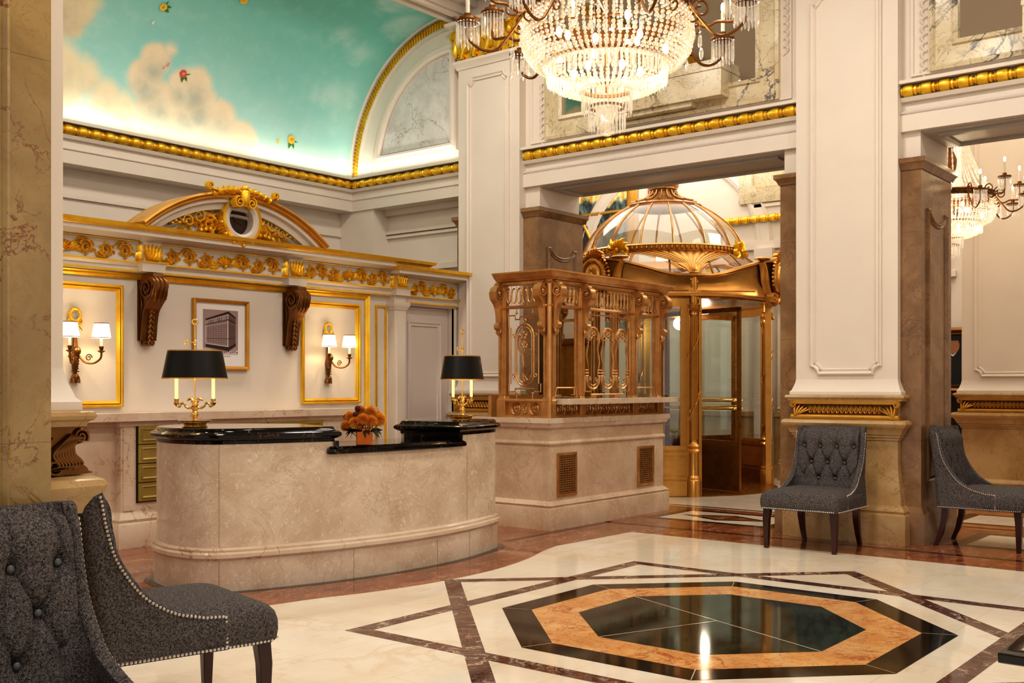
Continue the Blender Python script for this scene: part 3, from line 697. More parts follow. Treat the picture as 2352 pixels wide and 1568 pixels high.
# entablature: architrave, frieze, cornice (breaks forward in the middle, lower over the door)
def entab(xa, xb, tip, dz=0.0, ends=True):
    P = [(xa,SV+.1),(xa,tip),(xb,tip),(xb,SV+.1)]
    P = [(xa,SV+.1),(xa,SV),(xb,SV),(xb,SV+.1)]
    k = SV-tip
    m = MB(); m.sweep([(-.1,2.39+dz),(.07,2.39+dz),(.07,2.44+dz),(.10,2.47+dz),(.10,2.485+dz),(-.1,2.485+dz)], P, side=1)
    m.sweep([(-.1,2.48+dz),(.06,2.48+dz),(.06,2.655+dz),(.09,2.675+dz),(.15,2.685+dz),(k-.06,2.70+dz),(k-.06,2.735+dz),(-.1,2.735+dz)], P, side=1)
    obj('entablature', m, M['paint'], ws)
    g = MB(); g.sweep([(-.1,2.735+dz),(k-.05,2.735+dz),(k-.035,2.75+dz),(k-.01,2.755+dz),(k,2.785+dz),(-.1,2.785+dz)], P, side=1)
    g.sweep([(.05,2.468+dz),(.118,2.468+dz),(.118,2.482+dz),(.05,2.488+dz)], P, side=1)
    g.sweep([(.05,2.395+dz),(.082,2.395+dz),(.082,2.41+dz),(.05,2.412+dz)], P, side=1)
    g.sweep([(.05,2.655+dz),(.078,2.66+dz),(.078,2.672+dz),(.05,2.675+dz)], P, side=1)
    obj('gilt_cornice', g, G, ws)
entab(-3, 8.62, 8.20); entab(8.62, 9.55, 8.20, -.065)
# rinceau frieze
def petal_ros(m, c, r, h, n=8):
    for i in range(n):
        a = 2*pi*i/n; m.relief([(c[0]+r*.15*cos(a),c[1]+r*.15*sin(a)),(c[0]+r*.6*cos(a),c[1]+r*.6*sin(a)),(c[0]+r*cos(a),c[1]+r*sin(a))],[r*.1,r*.27,r*.06],[h*.9,h,h*.4],0,5)
    m.ell((c[0],c[1],h), (r*.25,r*.25,h*.6), 8, 5)
def leafs(m, p, a, L, w, h):
    e = (p[0]+L*cos(a), p[1]+L*sin(a)); q = (p[0]+L*.55*cos(a+.5), p[1]+L*.55*sin(a+.5))
    m.relief(bez(p, q, q, e, 5), [w*.3,w*.8,w,w*.9,w*.6,w*.1], [h*.6,h,h,h*.9,h*.7,h*.3], 0, 5)
def rinceau(m, x0, x1, yc, hh, n, flip=1):
    L = (x1-x0)/n
    for i in range(n):
        cx = x0+L*(i+.5); sg = flip*(1 if i % 2 == 0 else -1); r = min(hh*.82, L*.42)
        st = spiral((cx, yc), r, r*.18, -sg*pi*.9, -sg*pi*.9+sg*3.1*pi, 26)
        m.relief(st, [r*.20*(1-.3*j/26) for j in range(27)], [.042-.008*j/26 for j in range(27)], 0, 5)
        petal_ros(m, (cx,yc), r*.33, .028, 6)
        for j in range(2, 18, 3):
            a = atan2(st[j][1]-yc, st[j][0]-cx); leafs(m, st[j], a+sg*.9, r*.55, r*.2, .034)
        m.relief(bez((cx-L*.5,yc-sg*hh*.55),(cx-L*.35,yc-sg*hh*.95),(cx-L*.12,yc-sg*hh*1.05),(cx+L*.1,yc-sg*hh*.85),8), [.004,r*.15,r*.19,r*.19,r*.17,r*.15,r*.13,r*.1,.003], .035, 0, 5)
        leafs(m, (cx+L*.36,yc+sg*hh*.1), sg*.9, r*.7, r*.2, .03); leafs(m, (cx+L*.36,yc-sg*hh*.1), -sg*1.1, r*.6, r*.18, .03)
def shellc(m, cx, cy, r, h=.04, n=9, up=1):
    for i in range(n):
        a = pi/2+(i-(n-1)/2)*pi/n*.98; rr = r*(1 if i%2==0 else .93)
        m.relief([(cx+.12*r*cos(a),cy+up*.12*r*sin(a)),(cx+.6*rr*cos(a),cy+up*.6*rr*sin(a)),(cx+rr*cos(a),cy+up*rr*sin(a))],[r*.04,r*.11,r*.13],[h*.5,h,h*.8],0,5)
    m.ell((cx,cy,h*.6),(r*.2,r*.2,h*.5),8,5)
def frieze(x0, x1, dz=0.0, label=None):
    m = MB(WV(SV-.06, 0, 2.57+dz)); c = (x0+x1)/2
    shellc(m, c, -.045, .10, .04); 
    for sg in (-1,1):
        for k in range(3): leafs(m, (c+sg*.06,-.03), (pi/2-sg*(pi/2+.2-k*.35)), .13, .022, .03)
    rinceau(m, x0+.02, c-.12, 0, .078, max(2,int((c-.14-x0)/.15)), 1); rinceau(m, c+.12, x1-.02, 0, .078, max(2,int((c-.14-x0)/.15)), -1)
    obj('gilt_scroll_frieze', m, G, ws, label)
frieze(3.9, 5.28); frieze(5.53, 6.89); frieze(7.16, 8.40); frieze(8.72, 9.5, -.065)
def ressaut(x, w2=.085, dz=0.0, out=.06):
    P = [(x-w2,SV),(x-w2,SV-.06-out),(x+w2,SV-.06-out),(x+w2,SV)]
    m = MB(); m.box(x-w2,SV-.06-out,2.40,x+w2,SV,2.69); m.sweep([(0,2.66),(.03,2.68),(.06,2.69),(.06,2.73),(0,2.73)], P); m.sweep([(0,2.40),(.03,2.40),(.03,2.45),(.045,2.48),(0,2.49)], P)
    obj('entablature_block', m, M['paint'], ws)
    m = MB(); m.sweep([(0,2.476),(.05,2.476),(.052,2.492),(0,2.498)], P)
    for F, hw in ((WV(SV-.06-out, x, 2.50), w2), (FR((x+w2,SV-.03-out/2,2.50),(0,1,0),(0,0,1)), .04), (FR((x-w2,SV-.03-out/2,2.50),(0,-1,0),(0,0,1)), .04)):
        m.M = F
        for i in range(5):
            a = hw*.8*(i-2)/2; m.relief(bez((a*.6,0),(a*.8,.05),(a,.10),(a*1.15,.15-.006*abs(i-2)),7),[.012,.016,.018,.016,.018,.015,.010,.004],[.02,.03,.03,.025,.03,.035,.03,.02],0,5)
            m.relief(bez((a*.6,0),(a*.9,.02),(a*1.1,.05),(a*1.2,.075),5),[.01,.016,.016,.012,.01,.004],[.035,.04,.045,.045,.04,.03],0,5)
    obj('gilt_acanthus_block', m, G, ws)
ressaut(5.405); ressaut(7.03); ressaut(8.53, .08)

# segmental pediment
pc, pr, pz = 6.245, 1.60, 1.59
th0 = math.asin((2.785-pz)/pr)
def parc(r, n=36):
    a = math.asin(min(1,(2.785-pz)/r)); return [(pc-r*cos(a+(pi-2*a)*i/n), pz+r*sin(a+(pi-2*a)*i/n)) for i in range(n+1)]
m = MB(WV(8.38)); m.prism([(pc-1.02,2.78)]+parc(1.58)[1:-1]+[(pc+1.02,2.78)], -.12, 0); obj('pediment_field', m, M['paint'], ws)
m = MB(WV(8.38)); m.sweep([(0,-.1),(0,.16),(-.06,.14),(-.075,.10),(-.12,.08),(-.12,.02),(-.14,0),(-.14,-.1)], parc(1.575), side=-1); 
m.sweep([(0,-.1),(0,.06),(-.03,.02),(-.03,-.1)], parc(1.42), side=-1)
obj('pediment_moulding', m, M['paint'], ws)
m = MB(WV(8.38)); m.sweep([(.005,-.12),(.035,-.12),(.035,.20),(.018,.21),(0,.185),(-.015,.185),(-.03,.165),(-.03,-.0),(.005,-.0)], parc(1.575), side=-1)
obj('gilt_pediment_arch', m, M['golddull'], ws, 'gilt arched moulding of the pediment')
m = MB(WV(8.37)); cx, cz = 6.275, 2.955
for sg in (-1,1):
    for q, (dx, dz, r) in enumerate(((.30,-.04,.085),(.42,.02,.075),(.53,-.04,.06))):
        c = (cx+sg*dx, cz+dz-.02); m.relief(spiral(c, r, .012, pi/2-sg*q, pi/2-sg*q+sg*3*pi, 24), [.016]*14+[.010]*11, .05, 0, 6)
        for k in range(6):
            a = 2*pi*k/6+q; leafs(m, (c[0]+r*.9*cos(a), c[1]+r*.9*sin(a)), a+.6*sg, .07, .02, .045)
    for k in range(6): m.ell((cx+sg*(.56+.035*k), cz-.075-.006*k+.02*(k%2), .03), (.022,.018,.03), 8, 5)
    for k in range(3): m.ell((cx+sg*(.31+.05*k), cz-.11-.01*k, .04), (.028,.026,.035), 8, 5)
    for k in range(5): leafs(m, (cx+sg*.24, cz-.09+.04*k), (0 if sg>0 else pi)+sg*(.3*k-.6), .13, .026, .05)
obj('gilt_pediment_foliage', m, G, ws, 'gilt scrolling foliage and fruit in the pediment')
# crest on top
m = MB(WV(8.20)); cx0 = 6.235
for sg in (-1,1):
    m.relief(bez((cx0,3.18),(cx0+sg*.1,3.28),(cx0+sg*.2,3.16),(cx0+sg*.36,3.19),12), [.02,.03,.035,.035,.03,.03,.028,.026,.024,.02,.018,.014,.008], .06, -.02, 6)
    m.relief(spiral((cx0+sg*.37,3.215), .035, .008, -pi/2, -pi/2+sg*3*pi, 18), .014, .05, 0)
    m.relief(spiral((cx0+sg*.07,3.10), .055, .01, pi/2, pi/2-sg*3.2*pi, 20), .016, .07, 0)
    for k in range(5): leafs(m, (cx0+sg*(.05+.06*k), 3.195-.004*k*k), pi/2-sg*.7, .075, .022, .06)
m.ell((cx0,3.15,.04),(.05,.09,.05),10,6); m.ell((cx0,3.235,.04),(.04,.035,.04),8,6)
obj('gilt_crest', m, G, ws, 'gilt leaf crest at the top of the pediment')
# clock
ck = thing('wall_clock', 'round wall clock with dark face set in the gilded pediment', 'clock', (6.275,8.32,2.75))
m = MB(WV(8.38)); c = (6.275, 2.955)
def ringm(m, c, prof, n=44): 
    rs = [[(c[0]+(r)*cos(2*pi*i/n), c[1]+r*sin(2*pi*i/n), h) for i in range(n)] for r, h in prof]; m.rings(rs, loop=True)
ringm(m, c, [(.135,0),(.135,.12),(.16,.14),(.20,.13),(.20,0)]); obj('clock_surround', m, M['paint'], ck)
m = MB(WV(8.38)); ringm(m, c, [(.195,0),(.195,.14),(.205,.16),(.222,.14),(.222,0)])
for k in range(26):
    a = pi*1.02+pi*.96*k/25; leafs(m, (c[0]+.215*cos(a), c[1]+.215*sin(a)), a+.8, .06, .022, .15)
    if k % 4 == 1: m.ell((c[0]+.235*cos(a), c[1]+.235*sin(a), .12),(.022,.022,.03),8,5)
obj('gilt_wreath', m, G, ck)
m = MB(WV(8.38)); m.prism(circ(c,.137,40), .0, .03); obj('clock_face', m, plain('clock_face_brown', srgb(50,24,14), .45), ck)
m = MB(WV(8.38)); m.relief([(c[0],c[1]),(c[0]+.07,c[1]-.035)], [.006,.002], .01, .03); m.relief([(c[0],c[1]),(c[0]-.04,c[1]+.04)], [.007,.003], .01, .03); m.ell((c[0],c[1],.035),(.01,.01,.01),8,5)
obj('clock_hands', m, M['dbronze'], ck)

# scroll brackets
def bracket(x, label):
    t = thing('scroll_bracket', label, 'bracket', (x, SV, 1.77), group='carved bronze scroll brackets under the cornice')
    F = Matrix(((0,0,1,x),(-1,0,0,SV),(0,1,0,0),(0,0,0,1)))      # x out of wall, y up, z along wall
    m = MB(F)
    path = spiral((.135,2.255), .02, .10, 4.2*pi, .5*pi, 34)[::1] + crom([(.135,2.355),(.06,2.37),(.012,2.33),(.008,2.1)],4)[1:]
    m.ribbon(spiral((.135,2.255), .018, .105, -3.4*pi, .42*pi, 40), [.008]*30+[.012]*11, .15)
    m.prism([(0,2.385),(.21,2.385),(.235,2.30),(.235,2.22),(.20,2.155),(.13,2.11),(.085,2.05),(.062,1.95),(.05,1.85),(.045,1.80),(0,1.80)], -.052, .052)
    obj('bracket_body', m, M['dbronze'], t)
    m = MB(F)
    m.ribbon(crom([(.24,2.28),(.225,2.19),(.16,2.12),(.105,2.06),(.08,1.97),(.068,1.87),(.055,1.80)],6), .010, .15)
    m.ribbon(crom([(0,2.38),(.008,2.2),(.008,1.95),(.008,1.80)],3), .010, .15)
    m.ribbon(spiral((.045,1.785), .03, .008, pi*.1, -2.6*pi, 20), .007, .10)
    for s2 in (-.062,.062):
        m.M = F @ Matrix.Translation((0,0,s2))
        for q in ((.06,2.27,.045,1),(.145,2.26,.075,-1)):
            sp = spiral(q[:2], q[2], .01, q[3]*.5, q[3]*.5+q[3]*3*pi, 24); m.tube([(a,b,0) for a,b in sp], .008, 5)
        m.tube([(a,b,0) for a,b in crom([(.03,2.24),(.05,2.1),(.03,1.95),(.03,1.83)],5)], .006, 5)
    obj('scroll_edge', m, M['dbronze'], t)
    # acanthus over the nose, husks down the front
    m = MB(F)
    for k in range(7):
        zz = -.06+.02*k
        m.M = F @ Matrix.Translation((0,0,zz)); c = (.135,2.255)
        pts = [(c[0]+(.115+.012*(k%2))*cos(a), c[1]+(.115+.012*(k%2))*sin(a), .01*sin(5*a)) for a in [1.2-.34*j for j in range(9)]]
        m.tube(pts, [.006,.013,.016,.014,.017,.014,.016,.012,.005], 6)
    m.M = F
    for k in range(7):
        y = 2.06-.045*k; x0 = .085-.03*(k/6)
        m.ell((x0+.022, y, 0), (.018,.028,.026-.001*k), 8, 6); m.ell((x0+.03, y-.018, .018), (.012,.014,.01), 6, 4); m.ell((x0+.03, y-.018, -.018), (.012,.014,.01), 6, 4)
    obj('acanthus_leaf', m, M['dbronze'], t)
bracket(5.405, 'carved bronze scroll bracket nearer the left hand sconce'); bracket(7.03, 'carved bronze scroll bracket beside the right hand sconce')

# sconces (local: x along wall, -y into the room)
def sconce(x, label):
    t = thing('wall_sconce', label, 'sconce', (x, SV, 1.43), group='two-arm wall sconces on the reception wall')
    B = M['dbronze']; m = MB(Matrix.Translation((x,SV-.03,0)))
    m.tube([(0,0,1.50),(0,-.0,1.56),(0,0,1.64),(0,0,1.70),(0,0,1.95)], [.014,.026,.034,.022,.010], 10)
    for k in range(6): m.tube([(.03*cos(a+k),-.03*abs(sin(a+k)),1.52+.022*k) for a in [j*pi/5 for j in range(6)]], .006, 5)
    m.ell((0,-.03,1.69),(.035,.03,.04),10,6); m.ell((0,-.02,1.47),(.026,.022,.03),8,6)
    obj('sconce_stem', m, B, t)
    m = MB(Matrix.Translation((x,SV-.03,0)))
    for dx in (-.012,.016):
        m.tube([(dx,0,1.50),(dx*1.3,0,1.47),(dx*1.3,0,1.45)], [.008,.02,.02], 8); m.lathe([(.012,.05),(.022,.035),(.024,0),(.0,0)], 10, (dx*1.4,-.0,1.43-abs(dx)*.5))
    for k in range(5): leafs(MB(), (0,0), 0, 1, 1, 1)
    obj('tassel', m, B, t)
    m = MB(WV(SV-.03, x, 1.995)); n = 20
    for k in range(n):
        a = 2*pi*k/n; leafs(m, (.042*cos(a),.05*sin(a)), a+1.1, .035, .012, .02)
    m.tube([(.042*cos(2*pi*k/24),.05*sin(2*pi*k/24),.008) for k in range(24)], .010, 6, closed=True)
    for sg in (-1,1):
        m.relief(spiral((sg*.035,-.055), .028, .008, pi/2, pi/2-sg*2.4*pi, 14), .009, .02, 0); m.relief(bez((0,-.05),(sg*.02,-.09),(sg*.05,-.09),(sg*.065,-.13),6),[.012,.012,.01,.01,.008,.007,.003],.012)
    obj('wreath', m, M['gold'], t)
    for k, sg in enumerate((-1,1)):
        a = MB(Matrix.Translation((x,SV-.03,0)))
        p = [(sg*.02,-.02,1.66),(sg*.05,-.06,1.60),(sg*.10,-.12,1.59),(sg*.135,-.165,1.63),(sg*.14,-.17,1.68)]
        a.tube(crom(p,6), .009, 8); a.tube([(sg*(.075+dx),-.085,1.635+dz) for dx,dz in spiral((0,0), .032, .006, 0, 3*pi, 18)], .005, 5)
        a.lathe([(.008,0),(.03,.012),(.030,.018),(.012,.022),(.018,.04),(.020,.055),(.012,.06)], 12, (sg*.14,-.17,1.675))
        ao = obj('sconce_arm', a, B, t)
        m = MB(); m.lathe([(.011,0),(.011,.07)], 8, (x+sg*.14,SV-.20,1.735), cap=True); obj('candle', m, M['candlew'], ao, world=True)
        m = MB(); c = (x+sg*.14, SV-.20, 1.80); m.lathe([(.078,0),(.058,.125)], 24, c); obj('lamp_shade', m, M['shadew'], ao)
        m = MB(); m.lathe([(.079,0),(.0795,.006),(.077,.006)], 24, c); obj('shade_trim', m, M['dbronze'], ao); m = MB(); m.lathe([(.059,.120),(.0595,.127),(.056,.127)], 24, c); obj('shade_trim', m, M['dbronze'], ao)
        m = MB(); m.ell((c[0],c[1],c[2]+.045),(.012,.012,.028),8,6); obj('bulb', m, M['bulb'], ao)
    return t
sconce(4.731, 'bronze two-arm wall sconce in the left gilt frame, partly behind the pier'); sconce(7.536, 'bronze two-arm wall sconce in the right gilt frame beside the door')

# framed print of a tall building
pf = thing('framed_picture', 'gilt framed sepia print of a tall corner building', 'picture', (6.205, SV, 1.555))
x0, x1, z0, z1 = 5.892, 6.519, 1.552, 2.212
m = MB(WV(SV)); m.sweep([(0,0),(0,.04),(-.012,.05),(-.03,.035),(-.036,.0)], [(x0,z0),(x1,z0),(x1,z1),(x0,z1)], closed=True); obj('picture_frame', m, M['golddull'], pf)
m = MB(WV(SV)); m.box(x0+.03,z0+.03,0,x1-.03,z1-.03,.012); obj('picture_mount', m, M['mat'], pf)
m = MB(WV(SV)); a, b, c, d2 = x0+.115, x1-.115, z0+.115, z1-.095
W = b-a; Hh = d2-c; L = lambda p: (a+p[0]*W, c+p[1]*Hh)
m.c = 0; m.poly([L(p) for p in ((0,.07),(1,.07),(1,1),(0,1))], .0135)
m.c = 1; m.poly([L(p) for p in ((0,.07),(1,.07),(1,.16),(.6,.12),(0,.2))], .0140)
lf = [(.07,.22),(.72,.14),(.72,.98),(.07,.80)]; rf = [(.72,.14),(.93,.25),(.93,.86),(.72,.98)]
m.c = 1; m.poly([L(p) for p in lf], .0145); m.c = 3; m.poly([L(p) for p in rf], .0145)
def q2(F, s, t_): 
    A = [F[0][k]+(F[1][k]-F[0][k])*s for k in (0,1)]; Bq = [F[3][k]+(F[2][k]-F[3][k])*s for k in (0,1)]
    return L((A[0]+(Bq[0]-A[0])*t_, A[1]+(Bq[1]-A[1])*t_))
m.c = 0
for i in range(1): m.poly([q2(lf,.05,.17),q2(lf,.95,.14),q2(lf,.95,.76),q2(lf,.05,.76)], .0150)
m.c = 2
for F, nx in ((lf,13),(rf,5)):
    for i in range(nx):
        for j in range(15):
            s0 = .04+.92*i/nx; s1 = s0+.42/nx; t0 = .13+.052*j; t1 = t0+.030
            if 11 <= j <= 11: continue
            m.poly([q2(F,s0,t0),q2(F,s1,t0),q2(F,s1,t1),q2(F,s0,t1)], .0156)
    m.poly([q2(F,-.03,.78),q2(F,1.03,.78),q2(F,1.03,.80),q2(F,-.03,.80)], .0160); m.poly([q2(F,0,.94),q2(F,1,.94),q2(F,1,1.0),q2(F,0,1.0)], .0160)
    m.poly([q2(F,0,.0),q2(F,1,.0),q2(F,1,.10),q2(F,0,.10)], .0160); m.poly([q2(F,0,.30),q2(F,1,.30),q2(F,1,.315),q2(F,0,.315)], .0160)
m.c = 3
for i in range(11): m.poly([q2(lf,.04+i*.088,.80),q2(lf,.07+i*.088,.80),q2(lf,.07+i*.088,.94),q2(lf,.04+i*.088,.94)], .0161)
m.c = 2
for i in range(16): 
    xx = .02+i*.062; yy = .10+.03*((i*7)%3)/3; m.poly([L((xx,yy)),L((xx+.03,yy)),L((xx+.03,yy+.02)),L((xx,yy+.02))], .0162)
obj('picture_print', m, [M['sepm'],M['sepl'],M['sepd'],M['sepk']], pf, 'sepia print of a tall building', smooth=0, fixn=False)
def text(s, name, mat, M4, size, parent, align='CENTER', ext=0.0):
    cu = bpy.data.curves.new(name, 'FONT'); cu.body = s; cu.size = size; cu.align_x = align; cu.extrude = ext; cu.materials.append(mat)
    o = bpy.data.objects.new(name, cu); COL.objects.link(o); o.parent = parent
    if parent.name in WM: o.matrix_parent_inverse = WM[parent.name].inverted()
    bpy.context.view_layer.update(); me = bpy.data.meshes.new_from_object(o); q = bpy.data.objects.new(name, me); COL.objects.link(q); q.parent = parent
    if parent.name in WM: q.matrix_parent_inverse = WM[parent.name].inverted()
    q.matrix_basis = M4; bpy.data.objects.remove(o); q.name = name; return q
text('Broadway, New York', 'caption', M['sepd'], WV(SV-.0165, (a+b)/2+.03, c+.008), .018, pf)

# back counter with drawers
bc = thing('back_counter', 'marble back counter with olive brass drawers below the picture', 'counter', (6.2,8.4,0))
m = MB(); m.box(-2,8.28,1.09,8.08,SV-.002,1.168); obj('countertop', m, M['cream_m'], bc, bev=.006)
m = MB(); m.box(5.08,8.35,0,8.06,SV-.002,1.09); m.box(-2,8.44,0,5.08,SV-.002,1.09)
for P in ([(-2,8.44),(5.08,8.44),(5.08,8.35),(8.06,8.35)],):
    m.sweep([(0,0),(.05,0),(.05,.20),(.035,.22),(.04,.245),(.02,.28),(0,.31)], P); m.sweep([(0,1.04),(.02,1.05),(.03,1.09),(0,1.09)], P)
m.box(5.10,8.34,.32,5.20,8.36,1.05)
obj('counter_body', m, M['cream_m'], bc)
m = MB(); m.box(5.225,8.336,.385,7.345,8.352,1.062); obj('drawer_surround', m, M['dark'], bc)
for cxx in range(3):
    for r in range(4):
        a = 5.235+.702*cxx; z = .395+.166*r
        m = MB(); m.box(a,8.322,z,a+.692,8.345,z+.158); m.M = WV(8.322); panel_frame(m, a+.03, a+.662, z+.026, z+.132, ((0,0),(0,.006),(-.006,.010),(-.012,.004),(-.018,.0)))
        dr = obj('drawer', m, M['olive'], bc)
        m = MB(); y = 8.298; zz = z+.085; xm = a+.346
        m.tube([(xm-.055,8.322,zz),(xm-.052,y,zz),(xm-.03,y-.004,zz-.004),(xm+.03,y-.004,zz-.004),(xm+.052,y,zz),(xm+.055,8.322,zz)], [.007,.006,.007,.007,.006,.007], 8)
        for q in range(7): m.ell((xm-.03+.01*q,y-.004,zz-.004),(.006,.009,.009),6,4)
        obj('handle', m, M['brassp'], dr)

# ================================================================== RECEPTION DESK
dk = thing('reception_desk', 'curved beige marble reception desk with black marble tops', 'desk', (5.8,6.2,0))
outer = crom([(4.72,7.05),(4.46,6.86),(4.35,6.58),(4.335,6.36),(4.40,6.14),(4.60,6.01),(4.90,5.90),(5.30,5.79),(5.84,5.715),(6.45,5.73),(7.0,5.85),(7.22,5.95),(7.27,6.10),(7.2,6.28)], 7)
inner = crom([(7.2,6.28),(6.9,6.42),(6.45,6.32),(5.9,6.30),(5.45,6.45),(5.2,6.8),(4.95,7.05),(4.72,7.05)], 6)[1:-1]
loop = outer + inner
def offs(P, o):
    n = len(P); out = []
    for i in range(n):
        a, b = Vector(P[i-1]), Vector(P[(i+1)%n]); d = (b-a).normalized(); out.append((P[i][0]+d.y*o, P[i][1]-d.x*o))
    return out
m = MB(); m.prism(offs(loop,.022), 0, .225)
inn = lambda o: offs(loop, o)
# two higher ends
def sub(P, xa, xb):       # part of the loop between x values, cut straight
    bm = bmesh.new(); vs = [bm.verts.new((p[0],p[1],0)) for p in P]; f = bm.faces.new(vs)
    for x, nrm in ((xa, -1), (xb, 1)):
        if x is None: continue
        g = bm.verts[:]+bm.edges[:]+bm.faces[:]
        # cut line leans: perpendicular to the front
        bmesh.ops.bisect_plane(bm, geom=g, plane_co=(x[0],x[1],0), plane_no=(x[2]*nrm,x[3]*nrm,0), clear_outer=True)
    f = max(bm.faces, key=lambda q: q.calc_area()); out = [(l.vert.co.x, l.vert.co.y) for l in f.loops]
    if f.normal.z < 0: out = out[::-1]
    bm.free(); return out
cutL = (5.215, 5.80, .94, -.34); cutR = (6.50, 5.72, .99, .12)
EL = sub(loop, None, cutL); ER = sub(loop, cutR, None)
jmat = plain('stone_joint', srgb(150,124,98), .6)
for jx, jz in ((4.446,1.005),(5.337,.20),(6.2,.20),(6.62,1.005)):
    k = min(range(len(outer)), key=lambda i: abs(outer[i][0]-jx)+(9 if outer[i][1] > 6.25 else 0)); p = Vector(outer[k]); d_ = (Vector(outer[k+1])-Vector(outer[k-1])).normalized(); q = Vector((d_.y,-d_.x))
    jm = MB()
    for o_, z0_, z1_ in ((.0225,.0,.21),) + (((.0005,.30,jz),) if jz > .5 else ()):
        a_ = p+q*(o_-.01); jm.prism([tuple(a_-d_*.0012), tuple(a_+d_*.0012), tuple(a_+d_*.0012+q*.011), tuple(a_-d_*.0012+q*.011)], z0_, z1_)
    obj('stone_joint', jm, jmat, dk)
MIDa = sub(sub(loop, cutL[:2]+(-cutL[2],-cutL[3]), None) if False else sub(loop, (cutL[0],cutL[1],cutL[2],cutL[3]), None), None, cutR)
m.prism(EL, .2, 1.01); m.prism(ER, .2, 1.01); m.prism(MIDa, .2, .913)
obj('stone_body', m, M['beige'], dk)
m = MB(); m.sweep([(0,.215),(.03,.215),(.042,.23),(.042,.255),(.028,.268),(.03,.282),(.0,.295)], loop, closed=True); 
obj('stone_moulding', m, M['cream_m'], dk)
prof = [(-.03,1.0),(.004,1.0),(.006,1.022),(.026,1.03),(.046,1.045),(.046,1.062),(.03,1.076),(.014,1.08),(.006,1.088),(.002,1.10),(-.006,1.107),(-.03,1.107)]
def slab(P, name, lab):
    m = MB(); C2 = P; n = len(P)
    rs = [[(x, y, z) for x, y in offs2(P, o)] for o, z in prof]
    m.rings(rs); return obj(name, m, M['blackm'], dk, lab, smooth=30)
def offs2(P, o):
    n = len(P); out = []
    for i in range(n):
        p = Vector(P[i]); d0 = (p-Vector(P[i-1])).normalized(); d1 = (Vector(P[(i+1)%n])-p).normalized()
        n0 = Vector((d0.y,-d0.x)); n1 = Vector((d1.y,-d1.x)); q = n0+n1; q = q/max(q.dot(n0),.45) if q.length > 1e-6 else n0
        out.append((p.x+q.x*o, p.y+q.y*o))
    return out
slab(EL, 'counter_top', 'long black marble top at the left end'); slab(ER, 'counter_top', 'black marble top at the right end')
MID = sub(sub(loop, (5.19,5.80,.94,-.34), None), None, (6.53,5.72,.99,.12))
m = MB(); pm = [(-.02,.905),(.008,.905),(.03,.912),(.034,.925),(.03,.945),(.014,.955),(.008,.963),(-.02,.963)]
m.rings([[(x,y,z) for x,y in offs2(MID,o)] for o, z in pm]); obj('low_ledge', m, M['blackm'], dk, smooth=30)
# black cheeks between ledge and tops
m = MB(); 
def cheek(cut, sgn):
    d = Vector((-cut[3], cut[2])).normalized(); p = Vector(cut[:2]); nn = Vector(cut[2:]).normalized()*sgn
    a = p - d*.02; b = p + d*.55
    m = MB(); m.prism([tuple(a),tuple(b),tuple(b+nn*.03),tuple(a+nn*.03)], .955, 1.005); obj('cheek', m, M['blackm'], dk)
cheek(cutL, 1); cheek(cutR, -1)
# black and rosso inlay at the foot (part of the floor)
m = MB(); m.c = 0; m.poly(offs(loop,.085), .0012); o = struct('floor_border', m, M['f_black'], smooth=0, fixn=False)

